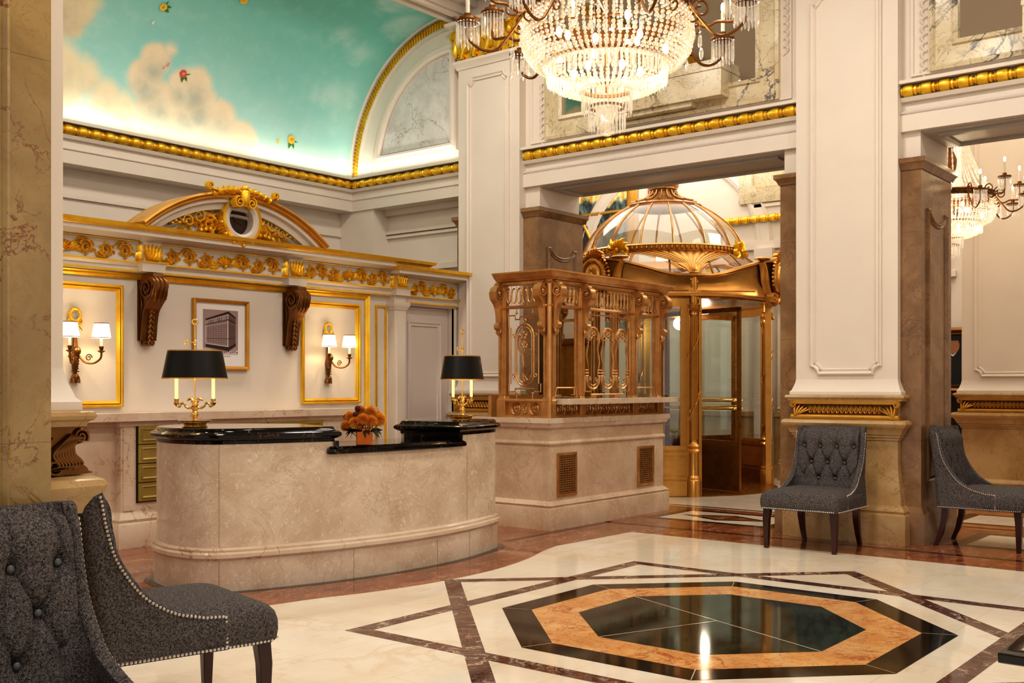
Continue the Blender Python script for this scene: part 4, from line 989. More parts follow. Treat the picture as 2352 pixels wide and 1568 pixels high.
# lamps (local coordinates)
def desk_lamp(loc, rz, label):
    t = thing('desk_lamp', label, 'lamp', loc, rz, 'bouillotte lamps on the reception desk'); B = M['brassp']
    def P(n, m, mt, par=None, **k): return obj(n, m, mt, par or t, world=False, **k)
    m = MB(); m.lathe([(0,0),(.085,0),(.088,.006),(.078,.014),(.080,.030),(.086,.036),(.116,.044),(.118,.049),(.07,.046),(.0,.05)], 36); P('lamp_base', m, B)
    m = MB(); m.lathe([(.02,.046),(.014,.06),(.022,.075),(.026,.10),(.016,.118),(.024,.128),(.018,.14),(.024,.152),(.02,.175),(.008,.19),(.0055,.2),(.0055,.72),(.0,.72)], 18); P('stem', m, B)
    m = MB(); m.tube([(.018*cos(a),0,.745+.018*sin(a)) for a in [k*pi/8 for k in range(16)]], .006, 6, closed=True); P('finial', m, B); m = MB()
    m.tube([(0,0,.60),(-.045,0,.60)], .004, 6); m.tube([(-.06+.014*cos(a),0,.60+.014*sin(a)) for a in [k*pi/8 for k in range(16)]], .005, 6, closed=True); m.ell((0,0,.60),(.012,.012,.022),8,6); P('screw_key', m, B)
    for sg in (-1,1):
        m = MB(); m.tube(crom([(0,0,.165),(sg*.03,0,.135),(sg*.06,0,.145),(sg*.075,0,.17),(sg*.095,0,.165),(sg*.105,0,.145),(sg*.125,0,.155)],6), [.008]*30+[.006]*7, 8)
        m.tube(crom([(sg*.01,0,.17),(sg*.025,0,.20),(sg*.045,0,.195),(sg*.058,0,.185)],5), [.010,.011,.012,.012,.011,.010,.010,.009,.009,.008,.008,.007,.006,.004,.003,.002], 8)
        m.lathe([(.004,0),(.016,.01),(.020,.025),(.014,.03),(.017,.05),(.0,.05)], 14, (sg*.125,0,.15))
        a = P('lamp_arm', m, B)
        m = MB(); m.lathe([(.0115,0),(.0115,.15)], 12, (sg*.125,0,.198), cap=True); P('candle', m, M['candle'], a)
        m = MB(); m.ell((sg*.125,0,.385),(.014,.014,.034),10,8); P('bulb', m, M['bulb'], a)
    m = MB(); N_ = 48
    def ov(k, z): return [((.225*k+.0)*cos(2*pi*i/N_), .152*k*sin(2*pi*i/N_), z) for i in range(N_)]
    m.rings([ov(1,.349),ov(.835,.541)], caps=False); sh = P('lamp_shade', m, M['shadeb'])
    m = MB(); m.rings([ov(1.012,.342),ov(1.012,.350),ov(.99,.350),ov(.99,.342)], loop=True); P('shade_trim', m, M['golddull'], sh); m = MB(); m.rings([ov(.842,.537),ov(.842,.545),ov(.82,.545),ov(.82,.537)], loop=True); P('shade_trim', m, M['golddull'], sh)
    m = MB(); m.rings([ov(.985,.352),ov(.825,.538)], caps=False); P('shade_lining', m, plain('gold_lining' , srgb(250,214,140), .5) if 'gold_lining' not in bpy.data.materials else bpy.data.materials['gold_lining'], sh)
    return t
l1 = desk_lamp((4.52,6.48,1.107), radians(-35), 'brass bouillotte lamp with black oval shade at the desk end under the picture')
l2 = dup(l1, (6.49,5.98,1.107), radians(4), 'brass bouillotte lamp with black oval shade at the desk end beside the booth')
l2.location = (6.76,5.93,1.107)

# flowers
vx, vy = 5.52, 5.81
m = MB(RZ(.85,(vx,vy,.963)))
n = .058; 
m.rings([[(-a,-a,z),(a,-a,z),(a,a,z),(-a,a,z)] for a, z in ((n,0),(n,.125),(n-.005,.125),(n-.005,.01))]); 
v = obj('flower_vase', m, M['copperv'], bev=.003); tag(v, 'square copper vase on the low black ledge of the desk', 'vase')
def mum(r, col):
    m = MB(); rnd = random.Random(int(r*1e4)); m.ell((0,0,0), (r*.7,r*.7,r*.62), 10, 7)
    N = 210
    for i in range(N):
        ph = math.acos(1-1.72*(i+.5)/N); th = i*2.39996
        d = Vector((sin(ph)*cos(th), sin(ph)*sin(th), cos(ph))); q = Vector((-sin(th),cos(th),0)); up = d.cross(q)
        a = d*(r*.55); b = d*(r*(.92+.10*rnd.random()))+Vector((0,0,-r*.10*sin(ph))); w_ = r*.072
        m.add([tuple(a+q*w_),tuple(a-q*w_),tuple(b-q*w_*.8+up*.0),tuple(b+q*w_*.8),tuple(b+d*r*.09-up*r*.03),tuple((a+b)/2+up*w_*1.1)],[(0,1,2,3),(3,2,4),(0,5,3),(1,5,2)])
    return m
def mumc(r):
    m = MB(); m.ell((0,0,-.004),(r*.80,r*.80,r*.7),12,8); return m
spots = [(-.105,.0,.20,.052),(-.055,-.055,.165,.052),(0,-.075,.185,.056),(.06,-.05,.175,.05),(.115,.01,.185,.05),(.045,.01,.235,.056),(-.03,.03,.245,.050),(-.085,.05,.165,.046),(.0,.09,.20,.05),(.085,.07,.21,.048),(-.125,-.045,.14,.042)]
base = None
Dl = Vector((.624,-.7815)); Dd = Vector((.7815,.624))
posn = ['leftmost','low front left','front centre','front right','rightmost','top right','top centre','rear left','rear','rear right','lowest left']
for i, (lx, ly, z, r) in enumerate(spots):
    p = Vector((vx,vy)) + Dl*lx + Dd*ly
    me_ = obj('chrysanthemum', mum(r, 0), M['petal'], smooth=0, fixn=False); me_.location = (p.x,p.y,.963+z); me_.rotation_euler = (.0 + ly*4*-1, lx*4, i)
    k_ = obj('flower_core', mumc(r), M['petalc'], me_, world=False)
    tag(me_, 'orange chrysanthemum bloom in the copper vase on the desk', 'flower', 'orange chrysanthemums in the copper vase')
m = MB()
for lx, ly, z, r in spots:
    p = Vector((vx,vy)) + Dl*lx + Dd*ly; m.tube([(vx+.2*(p.x-vx),vy+.2*(p.y-vy),1.0),(p.x,p.y,.963+z-.01)], .003, 5)
for k in range(26):
    a = k*2.4; m.add([(vx+.05*cos(a),vy+.05*sin(a),1.06),(vx+.10*cos(a+.15),vy+.10*sin(a+.15),1.085),(vx+.14*cos(a),vy+.14*sin(a),1.07-.03*(k%3)),(vx+.10*cos(a-.15),vy+.10*sin(a-.15),1.06)],[(0,1,2,3)])
o = obj('flower_foliage', m, M['leafg'], fixn=False); o['kind'] = 'stuff'; tag(o, 'dark stems and leaves below the orange chrysanthemums', 'foliage')
for i, (lx, ly, z) in enumerate(((-.045,-.02,.268),(-.055,-.05,.225),(.0,-.03,.225),(-.135,.0,.205))):
    p = Vector((vx,vy)) + Dl*lx + Dd*ly; m = MB(); m.ell((p.x,p.y,.963+z), (.02,.02,.021), 10, 8); m.tube([(p.x,p.y,.963+z),(p.x,p.y,.963+z-.08)], .0025, 5)
    for k in range(40):
        ph = math.acos(1-2*(k+.5)/40); th = k*2.4; m.ell((p.x+.019*sin(ph)*cos(th),p.y+.019*sin(ph)*sin(th),.963+z+.02*cos(ph)), .004, 5, 4)
    o = obj('scabious_pod', m, M['petald'], smooth=30); tag(o, 'dark maroon seed pod among the orange chrysanthemums', 'flower', 'maroon pods in the copper vase')
# ================================================================== BRONZE TICKET BOOTH
kb = thing('concierge_booth', 'marble booth with an ornate copper bronze grille cage', 'booth', (9.4,6.6,0))
kx0, kx1, ky0, ky1 = 8.35, 10.50, 6.20, 7.27
P = [(kx0,ky0),(kx1,ky0),(kx1,ky1),(kx0,ky1)]
m = MB(); m.prism(P, 0, 1.0); obj('stone_body', m, M['beige2'], kb)
m = MB(); m.sweep([(0,.98),(.02,.985),(.035,1.0),(.04,1.02),(.055,1.035),(.055,1.085),(-.4,1.085),(-.4,.98)], P, closed=True); obj('stone_cap', m, M['cream_m'], kb)
m = MB(); m.sweep([(0,.815),(.012,.82),(.018,.835),(.012,.85),(.006,.858),(0,.862)], P, closed=True); m.sweep([(0,.0),(.05,0),(.05,.20),(.04,.215),(.048,.235),(.03,.25),(.018,.262),(0,.275)], P, closed=True); obj('stone_moulding', m, M['beige2'], kb)
for x0, x1 in ((8.464,8.796),(9.945,10.282)):
    m = MB(WV(ky0)); m.sweep([(0,0),(0,.015),(-.025,.02),(-.03,0)], [(x0,.308),(x1,.308),(x1,.738),(x0,.738)], closed=True)
    gr = obj('vent_grille', m, M['bronze'], kb)
    m = MB(WV(ky0)); 
    for i in range(13): x = x0+.03+(x1-x0-.06)*(i+.5)/13; m.box(x-.004 if i%2 else x-.002,.335,.004,x+.004 if i%2 else x+.002,.712,.010)
    for i in range(17): z = .335+.377*(i+.5)/17; m.box(x0+.03,z-.003,.006,x1-.03,z+.003,.013)
    obj('lattice', m, M['bronze'], gr)
    m = MB(WV(ky0)); m.box(x0+.02,.33,-.002,x1-.02,.72,.003); obj('grille_backing', m, M['dark'], gr)
BR = M['bronze']
zb, zt = 1.085, 2.40
posts = [(8.385,6.235),(8.905,6.235),(9.90,6.235),(10.415,6.235),(8.385,6.80),(10.415,6.80)]
for i, (px, py) in enumerate(posts):
    m = MB(Matrix.Translation((px,py,0))); r = .036
    m.box(-r,-r,zb,r,r,zt+.05)
    for s in (-1,1):
        m.box(s*.022-.007,-r-.012,1.30,s*.022+.007,r+.012,2.35); m.box(-r-.012,s*.022-.007,1.30,r+.012,s*.022+.007,2.35)
    m.box(-r-.016,-r-.016,zb,r+.016,r+.016,1.25); m.sweep([(0,1.25),(.016,1.25),(.006,1.28),(0,1.30)], [(-r,-r),(r,-r),(r,r),(-r,r)], closed=True)
    obj('post', m, BR, kb, bev=.004)
# corner torus column
m = MB(); m.tube([(8.355,6.205,zb),(8.355,6.205,2.48)], .028, 12); m.lathe([(.028,2.40),(.05,2.46),(.05,2.52),(.03,2.535),(0,2.535)], 14, (8.355,6.205,0)); obj('post', m, BR, kb, 'round corner column')
# scroll consoles
def console(F, nm='scroll_console'):
    m = MB(F)        # x out, y up, z sideways
    m.ribbon(spiral((.075,2.325), .012, .062, -3.2*pi, .45*pi, 36), .008, .085)
    m.ribbon(crom([(.137,2.33),(.128,2.27),(.085,2.22),(.055,2.15),(.045,2.05),(.05,1.99)],6), [.012]*31, [.085-.03*k/30 for k in range(31)])
    m.ribbon(spiral((.052,1.99), .034, .008, pi*.5, -2.7*pi, 24), .008, .06)
    m.prism([(0,2.41),(.10,2.40),(.125,2.33),(.10,2.24),(.05,2.18),(.035,2.05),(.04,1.98),(.02,1.90),(0,1.88)], -.022, .022)
    m.ell((.075,2.325,0),(.026,.026,.048),10,6); m.ell((.052,1.99,0),(.014,.014,.036),8,5)
    for k in (-.02,0,.02): m.tube([(.045,1.965,k),(.05,1.93,k*1.2),(.03,1.895,k*.6)], [.010,.012,.004], 6); m.tube([(.10,2.385,k),(.07,2.415,k),(.03,2.43,k)], [.008,.012,.004], 6)
    return obj(nm, m, BR, kb)
def FW(px, py, n):     # n outward direction in plan
    nx, ny = n; z = Vector((nx,ny,0)).cross(Vector((0,0,1)))
    return FR((px,py,0), (nx,ny,0), (0,0,1))
for px in (8.405,8.905,9.90,10.415): console(FW(px, 6.20, (0,-1)))
for py in (6.255,6.80): console(FW(8.35, py, (-1,0)))
console(FW(10.45,6.235,(1,0)))
# rails, frieze and cornice
m = MB(); Q = [(8.36,6.83),(8.36,6.21),(10.44,6.21),(10.44,6.83)]
m.sweep([(0,2.43),(.06,2.435),(.075,2.455),(.10,2.47),(.115,2.495),(.13,2.505),(.13,2.52),(-.06,2.53),(-.06,2.43)], Q, side=-1 if False else 1)
obj('cage_cornice', m, BR, kb)
m = MB(); m.sweep([(-.02,2.395),(.03,2.395),(.04,2.41),(.04,2.43),(-.02,2.43)], Q); m.sweep([(-.02,2.165),(.02,2.165),(.032,2.18),(.02,2.197),(-.02,2.197)], Q); m.sweep([(-.02,1.085),(.02,1.085),(.02,1.105),(-.02,1.11)], Q); m.sweep([(-.02,1.235),(.02,1.235),(.03,1.25),(.02,1.27),(-.02,1.27)], Q); obj('cage_rail', m, BR, kb)
def chain(F, a, b):
    m = MB(F); n = max(3, int((b-a)/.062))
    for i in range(n):
        cx = a+(b-a)*(i+.5)/n; hw = (b-a)/n*.40
        m.tube([(cx+hw*cos(q)*(1 if abs(cos(q))>.3 else .9), 2.296+(.075*sin(q)+(.0)), .0) for q in [k*pi/7 for k in range(14)]], .0065, 5, closed=True)
        if i: m.tube([(a+(b-a)*i/n,2.20,0),(a+(b-a)*i/n,2.39,0)], .004, 4); m.ell((a+(b-a)*i/n,2.296,0),(.009,.014,.009),6,4)
    obj('chain_frieze', m, BR, kb)
FV = WV(6.225); FU = WU(8.375)
for a, b in ((8.45,8.86),(8.95,9.86),(9.94,10.37)): chain(FV, a, b)
chain(FU, -6.76, -6.29)
# back plates behind frieze
# rosette panels
def ros_panel(F, a, b, n, mt, lab):
    m = MB(F); m.box(a,1.105,-.015,b,1.238,-.005)
    for i in range(n):
        cx = a+(b-a)*(i+.5)/n; c = (cx,1.171); R = min(.056,(b-a)/n*.40)
        m.tube([(c[0]+R*cos(q),c[1]+R*sin(q),0) for q in [k*pi/10 for k in range(20)]], .006, 5, closed=True)
        m.tube([(c[0]+R*.8*cos(q),c[1]+R*.8*sin(q),0) for q in [k*pi/10 for k in range(20)]], .003, 4, closed=True)
        for k in range(7):
            a2 = 2*pi*k/7; m.relief([(c[0]+.006*cos(a2),c[1]+.006*sin(a2)),(c[0]+R*.4*cos(a2+.4),c[1]+R*.4*sin(a2+.4)),(c[0]+R*.66*cos(a2+.9),c[1]+R*.66*sin(a2+.9))],[.004,.010,.004],[.01,.014,.006],-.005,5)
        m.ell((c[0],c[1],.006), .009, 7, 5)
        if i < n-1:
            x = a+(b-a)*(i+1)/n; m.tube([(x+.018*cos(q),1.171+.018*sin(q),0) for q in [k*pi/6 for k in range(12)]], .005, 4, closed=True)
            for sz in (-1,1):
                for k in range(3): leafs(m, (x,1.171+sz*.028), sz*(pi/2)+(k-1)*.8, .03, .008, .012)
    return obj('rosette_panel', m, mt, kb, lab)
ros_panel(FU, -6.755, -6.29, 2, BR, 'bright rosette panel on the left side')
for a, b, n in ((8.50,8.86,3),(8.96,9.85,6),(9.95,10.36,3)): ros_panel(FV, a, b, n, M['bronze'], None)
m = MB(); m.box(8.46,6.04,1.215,10.56,6.30,1.272); obj('stone_shelf', m, M['cream_m'], kb, 'narrow cream marble service shelf', bev=.004)
# left side window: stepped frame with an iris in an oval ring
def flat(m, pts, r=.007, closed=False, z=0): m.tube([(p[0],p[1],z) for p in pts], r, 5, closed=closed)
m = MB(FU); a, b = -6.745, -6.305; c = (a+b)/2
out = [(a+.02,1.34),(a+.02,1.42),(a+.045,1.42),(a+.045,1.98),(a+.02,1.98),(a+.02,2.10),(a+.10,2.10),(a+.10,2.06),(c-.06,2.06),(c-.06,2.085),(c+.06,2.085),(c+.06,2.06),(b-.10,2.06),(b-.10,2.10),(b-.02,2.10),(b-.02,1.98),(b-.045,1.98),(b-.045,1.42),(b-.02,1.42),(b-.02,1.34),(b-.10,1.34),(b-.10,1.37),(a+.10,1.37),(a+.10,1.34)]
flat(m, out, .008, True)
def stad(c, hw, z0, z1, n=10): return [(c+hw*cos(q), z1+hw*1.15*sin(q)) for q in [pi*k/n for k in range(n+1)]] + [(c-hw*cos(q), z0-hw*1.15*sin(q)) for q in [pi*k/n for k in range(n+1)]]
flat(m, stad(c,.115,1.53,1.88), .010, True); flat(m, stad(c,.090,1.53,1.88), .006, True)
for x in (c-.135,c+.135):
    for z in (1.50,1.90): flat(m, circ((x,z),.016,10), .006, True)
flat(m, circ((c,2.045),.016,10), .007, True); flat(m, circ((c,1.385),.016,10), .007, True)
for x in (c-.1,c+.1): m.ell((x,2.125,0),(.014,.018,.012),8,5); m.tube([(x,2.12,0),(x,2.17,0)],.005,5); m.ell((x,1.325,0),(.022,.012,.014),8,5); m.tube([(x,1.325,0),(x,1.27,0)],.006,5)
wf = obj('window_grille', m, BR, kb, 'stepped bronze window grille with an oval ring')
m = MB(FU)
m.tube(crom([(c,1.44,0),(c-.02,1.52,0),(c-.005,1.60,.01),(c-.02,1.68,0),(c+.0,1.76,0),(c-.01,1.86,0)],6), [.016-.010*k/30 for k in range(31)], 7)
m.tube(crom([(c-.01,1.68,0),(c-.05,1.74,.01),(c-.085,1.82,0),(c-.07,1.90,0)],6), [.006+.012*sin(pi*k/18) for k in range(19)], 6, flat=.4)
m.tube(crom([(c,1.66,0),(c+.03,1.74,0),(c+.08,1.76,0),(c+.09,1.73,0),(c+.075,1.71,0)],6), [.006+.009*sin(pi*k/24) for k in range(25)], 6, flat=.4)
m.tube(crom([(c,1.50,0),(c+.03,1.46,0),(c+.06,1.46,0),(c+.075,1.50,0)],5), .007, 6)
def iris(x, z, s=1):
    for k, (dx, dz) in enumerate(((0,.03),(-.028,.004),(.028,.004),(-.014,-.02),(.015,-.02))): m.ell((x+dx*s,z+dz*s,.008*(k%2)),(.014*s,.02*s,.012*s),8,6)
iris(c-.012,1.895,1.1); iris(c-.03,1.83,.7); iris(c+.005,1.80,.9); iris(c+.02,1.92,.6)
obj('iris_ornament', m, BR, wf, 'cast bronze iris flower')
# middle arcade grille
m = MB(FV); a, b = 8.97, 9.84; W3 = (b-a-.06)/3
flat(m, [(a+.02,1.34),(a+.02,1.50),(a+.0,1.50),(a,2.02),(a+.02,2.02),(a+.02,2.10),(a+.12,2.10),(a+.12,2.13),(b-.12,2.13),(b-.12,2.10),(b-.02,2.10),(b-.02,2.02),(b,2.02),(b,1.50),(b-.02,1.50),(b-.02,1.34),(b-.12,1.34),(b-.12,1.31),(a+.12,1.31),(a+.12,1.34)], .009, True)
for i in range(3):
    cx = a+.03+W3*(i+.5); hw = W3*.42
    flat(m, [(cx-hw,1.88)]+[(cx-hw*cos(q),1.88+hw*1.05*sin(q)) for q in [pi*k/12 for k in range(13)]]+[(cx+hw,1.88)], .013); flat(m, [(cx-hw*.78*cos(q),1.88+hw*.82*sin(q)) for q in [pi*k/12 for k in range(13)]], .006)
    flat(m, [(cx-hw,1.50)]+[(cx-hw*cos(q),1.47-hw*.9*sin(q)) for q in [pi*k/12 for k in range(13)]]+[(cx+hw,1.50)], .013); flat(m, [(cx-hw*.7*cos(q),1.47-hw*.6*sin(q)) for q in [pi*k/12 for k in range(13)]], .007)
    for k in range(7): m.ell((cx+.03*cos(k),1.93+.02*sin(k*2.1),.006),(.018,.018,.014),7,5)
    for sg in (-1,1):
        sp = [(cx+sg*(hw*.95-dx*sg*0), z) for z, dx in ()]
        m.tube([(cx+sg*(hw-.012-.010*sin(q*9)),1.88-.38*q,.008*cos(q*9)) for q in [k/14 for k in range(15)]], [.012-.006*k/14 for k in range(15)], 6)
        m.tube(crom([(cx+sg*hw*.9,1.88,0),(cx+sg*hw*.5,1.87,.01),(cx+sg*hw*.3,1.90,.01)],5), .008, 5)
        flat(m, spiral((cx+sg*hw*.45,1.47), .022, .006, pi, pi+sg*2.5*pi, 12), .005)
        for k in range(3): m.tube([(cx+sg*(hw-.03),1.56-.03*k,.0),(cx+sg*(hw+.03),1.56-.03*k,0)],.008,6)
    flat(m, circ((cx,2.085),.014,8), .006, True)
obj('arcade_grille', m, BR, kb, 'three arched bronze grille with twisted vine bars')
m = MB(FV)
for a, b in ((8.47,8.85),(9.95,10.35)):
    flat(m, [(a,1.28),(a+.03,1.38),(b-.03,1.38),(b,1.28)], .008); flat(m, [(b-.05,1.38),(b-.05,1.31),(b-.1,1.31)], .006)
obj('book_rail', m, BR, kb)
m = MB(); m.box(9.25,6.93,1.09,10.42,6.94,2.42); obj('booth_mirror', m, M['mirror'], kb)
m = MB(); m.box(8.40,6.24,2.40,10.42,6.83,2.43) ; 
m = MB(); m.box(8.37,6.95,1.085,10.45,6.99,1.30); obj('booth_back_rail', m, BR, kb)

# ================================================================== REVOLVING DOOR
DX, DY = 13.05, 7.70; RD = 1.50
rv = thing('revolving_door', 'brass revolving door with a glazed dome crown', 'revolving door', (DX,DY,0))
Z2 = lambda a, r: (DX+r*cos(a), DY+r*sin(a))
BS = M['brass']
for k, a in enumerate((225,315,45,135)):
    a = radians(a); c = Z2(a, RD)
    m = MB(Matrix.Translation((c[0],c[1],0)))
    m.lathe([(0,0),(.10,0),(.10,.20),(.085,.22),(.095,.24),(.085,.26),(.075,.28),(.07,.55),(.095,.58),(.07,.61),(.09,.64),(.06,.67),(.052,.70),(.047,2.28),(.06,2.30),(.055,2.33),(.075,2.37),(.085,2.40),(.095,2.42),(.06,2.44),(.06,2.84),(.08,2.86),(0,2.86)], 20)
    for q in range(12): m.tube([(.052*cos(q*pi/6),.052*sin(q*pi/6),.72),(.048*cos(q*pi/6),.048*sin(q*pi/6),2.27)], .006, 4)
    co_ = obj('column', m, BS, rv)
    m = MB(Matrix.Translation((c[0],c[1],0)))
    m.tube([((.062)*cos(a+pi+t*1.0),(.062)*sin(a+pi+t*1.0),.75+t*.12) for t in [j*.45 for j in range(29)]], .007, 5)
    for j in range(13):
        an = a+ (pi if True else 0) + (j-6)*0 + j*1.0; z = .80+j*.118; d = Vector((cos(an),sin(an),0)); s_ = Vector((-sin(an),cos(an),0))
        m.tube([tuple(d*.058+Vector((0,0,z))), tuple(d*.075+s_*.02+Vector((0,0,z+.03))), tuple(d*.085+s_*.045+Vector((0,0,z+.07)))], [.006,.013,.003], 6)
    for j in range(22):
        an = j*2.4; z = 2.47+.016*j; m.ell((.062*cos(an),.062*sin(an),z),(.016,.016,.02),6,4)
    for sg in range(4):
        an = a+sg*pi/2; m.M = FR((c[0]+.07*cos(an),c[1]+.07*sin(an),2.35),(-sin(an),cos(an),0),(0,0,1)); m.relief(spiral((.03,0),.026,.006,0,2.5*pi,12),.007,.02); m.relief(spiral((-.03,0),.026,.006,pi,pi-2.5*pi,12),.007,.02)
    obj('vine_ornament', m, BS, co_)
    # square jambs beside the column
    for s2 in (-1,1):
        m = MB(); aa = a+s2*.066; p0 = Z2(aa,RD-.05); p1 = Z2(aa,RD+.03); aa2 = a+s2*.04; p3 = Z2(aa2,RD-.05); p2 = Z2(aa2,RD+.03)
        pts = [p0,p1,p2,p3]; m.prism(pts if s2 < 0 else pts[::-1], 0, 2.5); obj('jamb', m, BS, rv)
def cyl(m, a0, a1, r0, r1, z0, z1, n=22):
    m.rings([[ (Z2(a0+(a1-a0)*i/n, r)[0], Z2(a0+(a1-a0)*i/n, r)[1], z) for r, z in ((r0,z0),(r1,z0),(r1,z1),(r0,z1))] for i in range(n+1)])
for a0, a1 in ((135+3.5,225-3.5),(-45+3.5,45-3.5)):
    a0 = radians(a0); a1 = radians(a1); m = MB()
    cyl(m,a0,a1,RD-.03,RD+.01,0,.62); cyl(m,a0,a1,RD-.03,RD+.04,0,.20); cyl(m,a0,a1,RD-.03,RD+.03,.22,.25); cyl(m,a0,a1,RD-.03,RD+.03,.52,.56); cyl(m,a0,a1,RD-.04,RD+.04,.59,.64); cyl(m,a0,a1,RD-.03,RD+.02,2.40,2.5)
    for f0, f1 in ((0,.035),(.32,.35),(.65,.68),(.965,1)): cyl(m, a0+(a1-a0)*f0, a0+(a1-a0)*f1, RD-.03, RD+.025, .6, 2.45, 3)
    for f0, f1 in ((.04,.30),(.37,.63),(.70,.96)):
        cyl(m, a0+(a1-a0)*f0, a0+(a1-a0)*f1, RD, RD+.022, .28, .295, 6); cyl(m, a0+(a1-a0)*f0, a0+(a1-a0)*f1, RD, RD+.022, .475, .49, 6)
    pw = obj('drum_wall', m, BS, rv)
    m = MB(); cyl(m,a0,a1,RD-.012,RD-.006,.62,2.42); obj('curved_glass', m, M['glass'], pw)
# wings
for k, a in enumerate((254,344,74,164)):
    a = radians(a); F = FR((DX,DY,0),(cos(a),sin(a),0),(0,0,1)); m = MB(F); o0, o1 = .05, RD-.07
    m.box(o0,.03,-.02,o1,.62,.02); m.box(o0,.62,-.02,o0+.05,2.42,.02); m.box(o1-.045,.62,-.02,o1,2.42,.02); m.box(o0,2.36,-.02,o1,2.42,.02); m.box(o0+.09,.60,-.026,o1-.1,.68,.026)
    wg = obj('door_wing', m, M['dbrass'], rv)
    m = MB(F); m.box(o0+.05,.66,-.004,o1-.045,2.36,.004); obj('wing_glass', m, M['glass'], wg)
    m = MB(F)
    for s3 in (-1,1):
        for z in (1.10,1.205): m.tube([(o0+.06,z,s3*.07),(o1-.05,z,s3*.07)], .016, 10); m.ell((o1-.05,z,s3*.07),(.03,.022,.022),8,6); m.tube([(o1-.09,z,s3*.07),(o1-.09,z,0)],.012,6); m.tube([(o0+.15,z,s3*.07),(o0+.15,z,0)],.012,6)
    obj('push_bar', m, M['brassp'], wg)
m = MB(); m.tube([(DX,DY,0),(DX,DY,2.5)], .055, 16); obj('centre_post', m, BS, rv)
m = MB(); m.lathe([(0,2.50),(RD+.02,2.50),(RD+.02,2.53),(0,2.53)], 64, (DX,DY,0)); obj('drum_soffit', m, M['dbrass'], rv)
m = MB(); m.lathe([(0,.001),(RD+.06,.001),(RD+.06,.012),(0,.012)], 64, (DX,DY,0)); obj('threshold_disc', m, M['dbrass'], rv)
# undulating crown
N = 144
def bul(a): 
    c = abs(cos(2*a)); return (max(0,c-.25)/.75)**1.6
def crown(prof, name, mt, a0=0, a1=2*pi, n=N, lab=None):
    m = MB(); rs = []
    full = abs(a1-a0-2*pi) < 1e-6
    for i in range(n + (0 if full else 1)):
        a = a0+(a1-a0)*i/n; b = bul(a); r = 1.56+.13*b; zt_ = 2.80+.22*b; zb_ = 2.55-.02*b
        rs.append([(DX+(r+o)*cos(a), DY+(r+o)*sin(a), zb_+(zt_-zb_)*t_+e) for o, t_, e in prof])
    m.rings(rs, loop=full); return obj(name, m, mt, rv, lab)
crown([(-.12,0,-.02),(.02,0,-.02),(.035,0,0),(.01,0,.02),(-.02,.35,0),(-.03,.6,0),(.0,1,-.03),(.04,1,-.015),(.04,1,.01),(-.12,1,.01)], 'crown_band', BS)
for q in range(4):
    for s in (0,1):
        a0 = radians(45*(2*q+s)+ (6 if s == 0 else 3)+ (9 if s==0 else 0)); a1 = radians(45*(2*q+s+1) - (3 if s == 0 else 15))
        for t0 in (.14,.86): crown([(-.01,t0,0),(.004,t0,.004),(.004,t0,.012),(-.01,t0,.016)] if t0 < .5 else [(-.025,t0,0),(.008,t0,.004),(.008,t0,.012),(-.02,t0,.016)], 'crown_moulding', M['dbrass'], a0, a1, 18)
# fans over the columns
for a in (225,315,45,135):
    a = radians(a); rs = []; m = MB(); n = 56; mm = 14
    for j in range(mm+1):
        t_ = j/mm; hw = .055+.78*t_**2.3; r = 1.56-.02*t_-.42*t_**1.3; z = 2.80+.36*t_
        row = []
        for i in range(n+1):
            s_ = -1+2*i/n; an = a+hw/r*s_*(1); bump = .018*(abs(sin(s_*n/4*pi/2.0*1.0)))*(t_*.8+.2)
            zz = z - .05*t_*s_*s_*0; row.append((DX+(r+bump)*cos(an), DY+(r+bump)*sin(an), zz))
        rs.append(row)
    m.rings(rs, closed=False, caps=False)
    for i in range(9):
        s_ = (i-4)/4*.85; pts = []
        for t_ in (.05,.2,.35,.45): 
            hw = .055+.78*t_**2.3; r = 1.60-.02*t_-.42*t_**1.3; an = a+hw/r*s_*1.5; pts.append((DX+r*cos(an),DY+r*sin(an),2.80+.36*t_))
        m.tube(pts, [.008,.018,.022,.004], 6)
    obj('shell_fan', m, BS, rv, 'fluted brass shell spreading from a column to the dome', smooth=50, fixn=False)
# dome ring with gadroons and clasps
RR = 1.11
m = MB(); m.lathe([(RR-.05,3.155),(RR+.03,3.155),(RR+.045,3.17),(RR+.03,3.18),(RR+.03,3.225),(RR+.045,3.235),(RR+.02,3.255),(RR-.05,3.255)], 96, (DX,DY,0)); m.lathe([(RR-.05,3.155),(RR-.05,3.255)],96,(DX,DY,0))
for i in range(110):
    a = 2*pi*i/110; m.ell((DX+(RR+.035)*cos(a),DY+(RR+.035)*sin(a),3.204),(.022,.022,.026),6,5)
dr_ = obj('dome_ring', m, BS, rv)
for a in (0,90,180,270):
    a = radians(a); m = MB(FR((DX+(RR+.05)*cos(a),DY+(RR+.05)*sin(a),3.19),(-sin(a),cos(a),0),(0,0,1)))
    shellc(m, 0, 0, .13, .06, 9); 
    for sg in (-1,1):
        for k in range(4): leafs(m, (sg*.03,-.02+.02*k), (0 if sg>0 else pi)+sg*(.5*k-.6), .14, .028, .05)
        m.relief(spiral((sg*.13,-.02),.035,.008,pi/2,pi/2-sg*2.8*pi,16),.010,.05)
    obj('gilt_clasp', m, M['gold'], dr_, 'gilt leaf clasp on the dome ring')
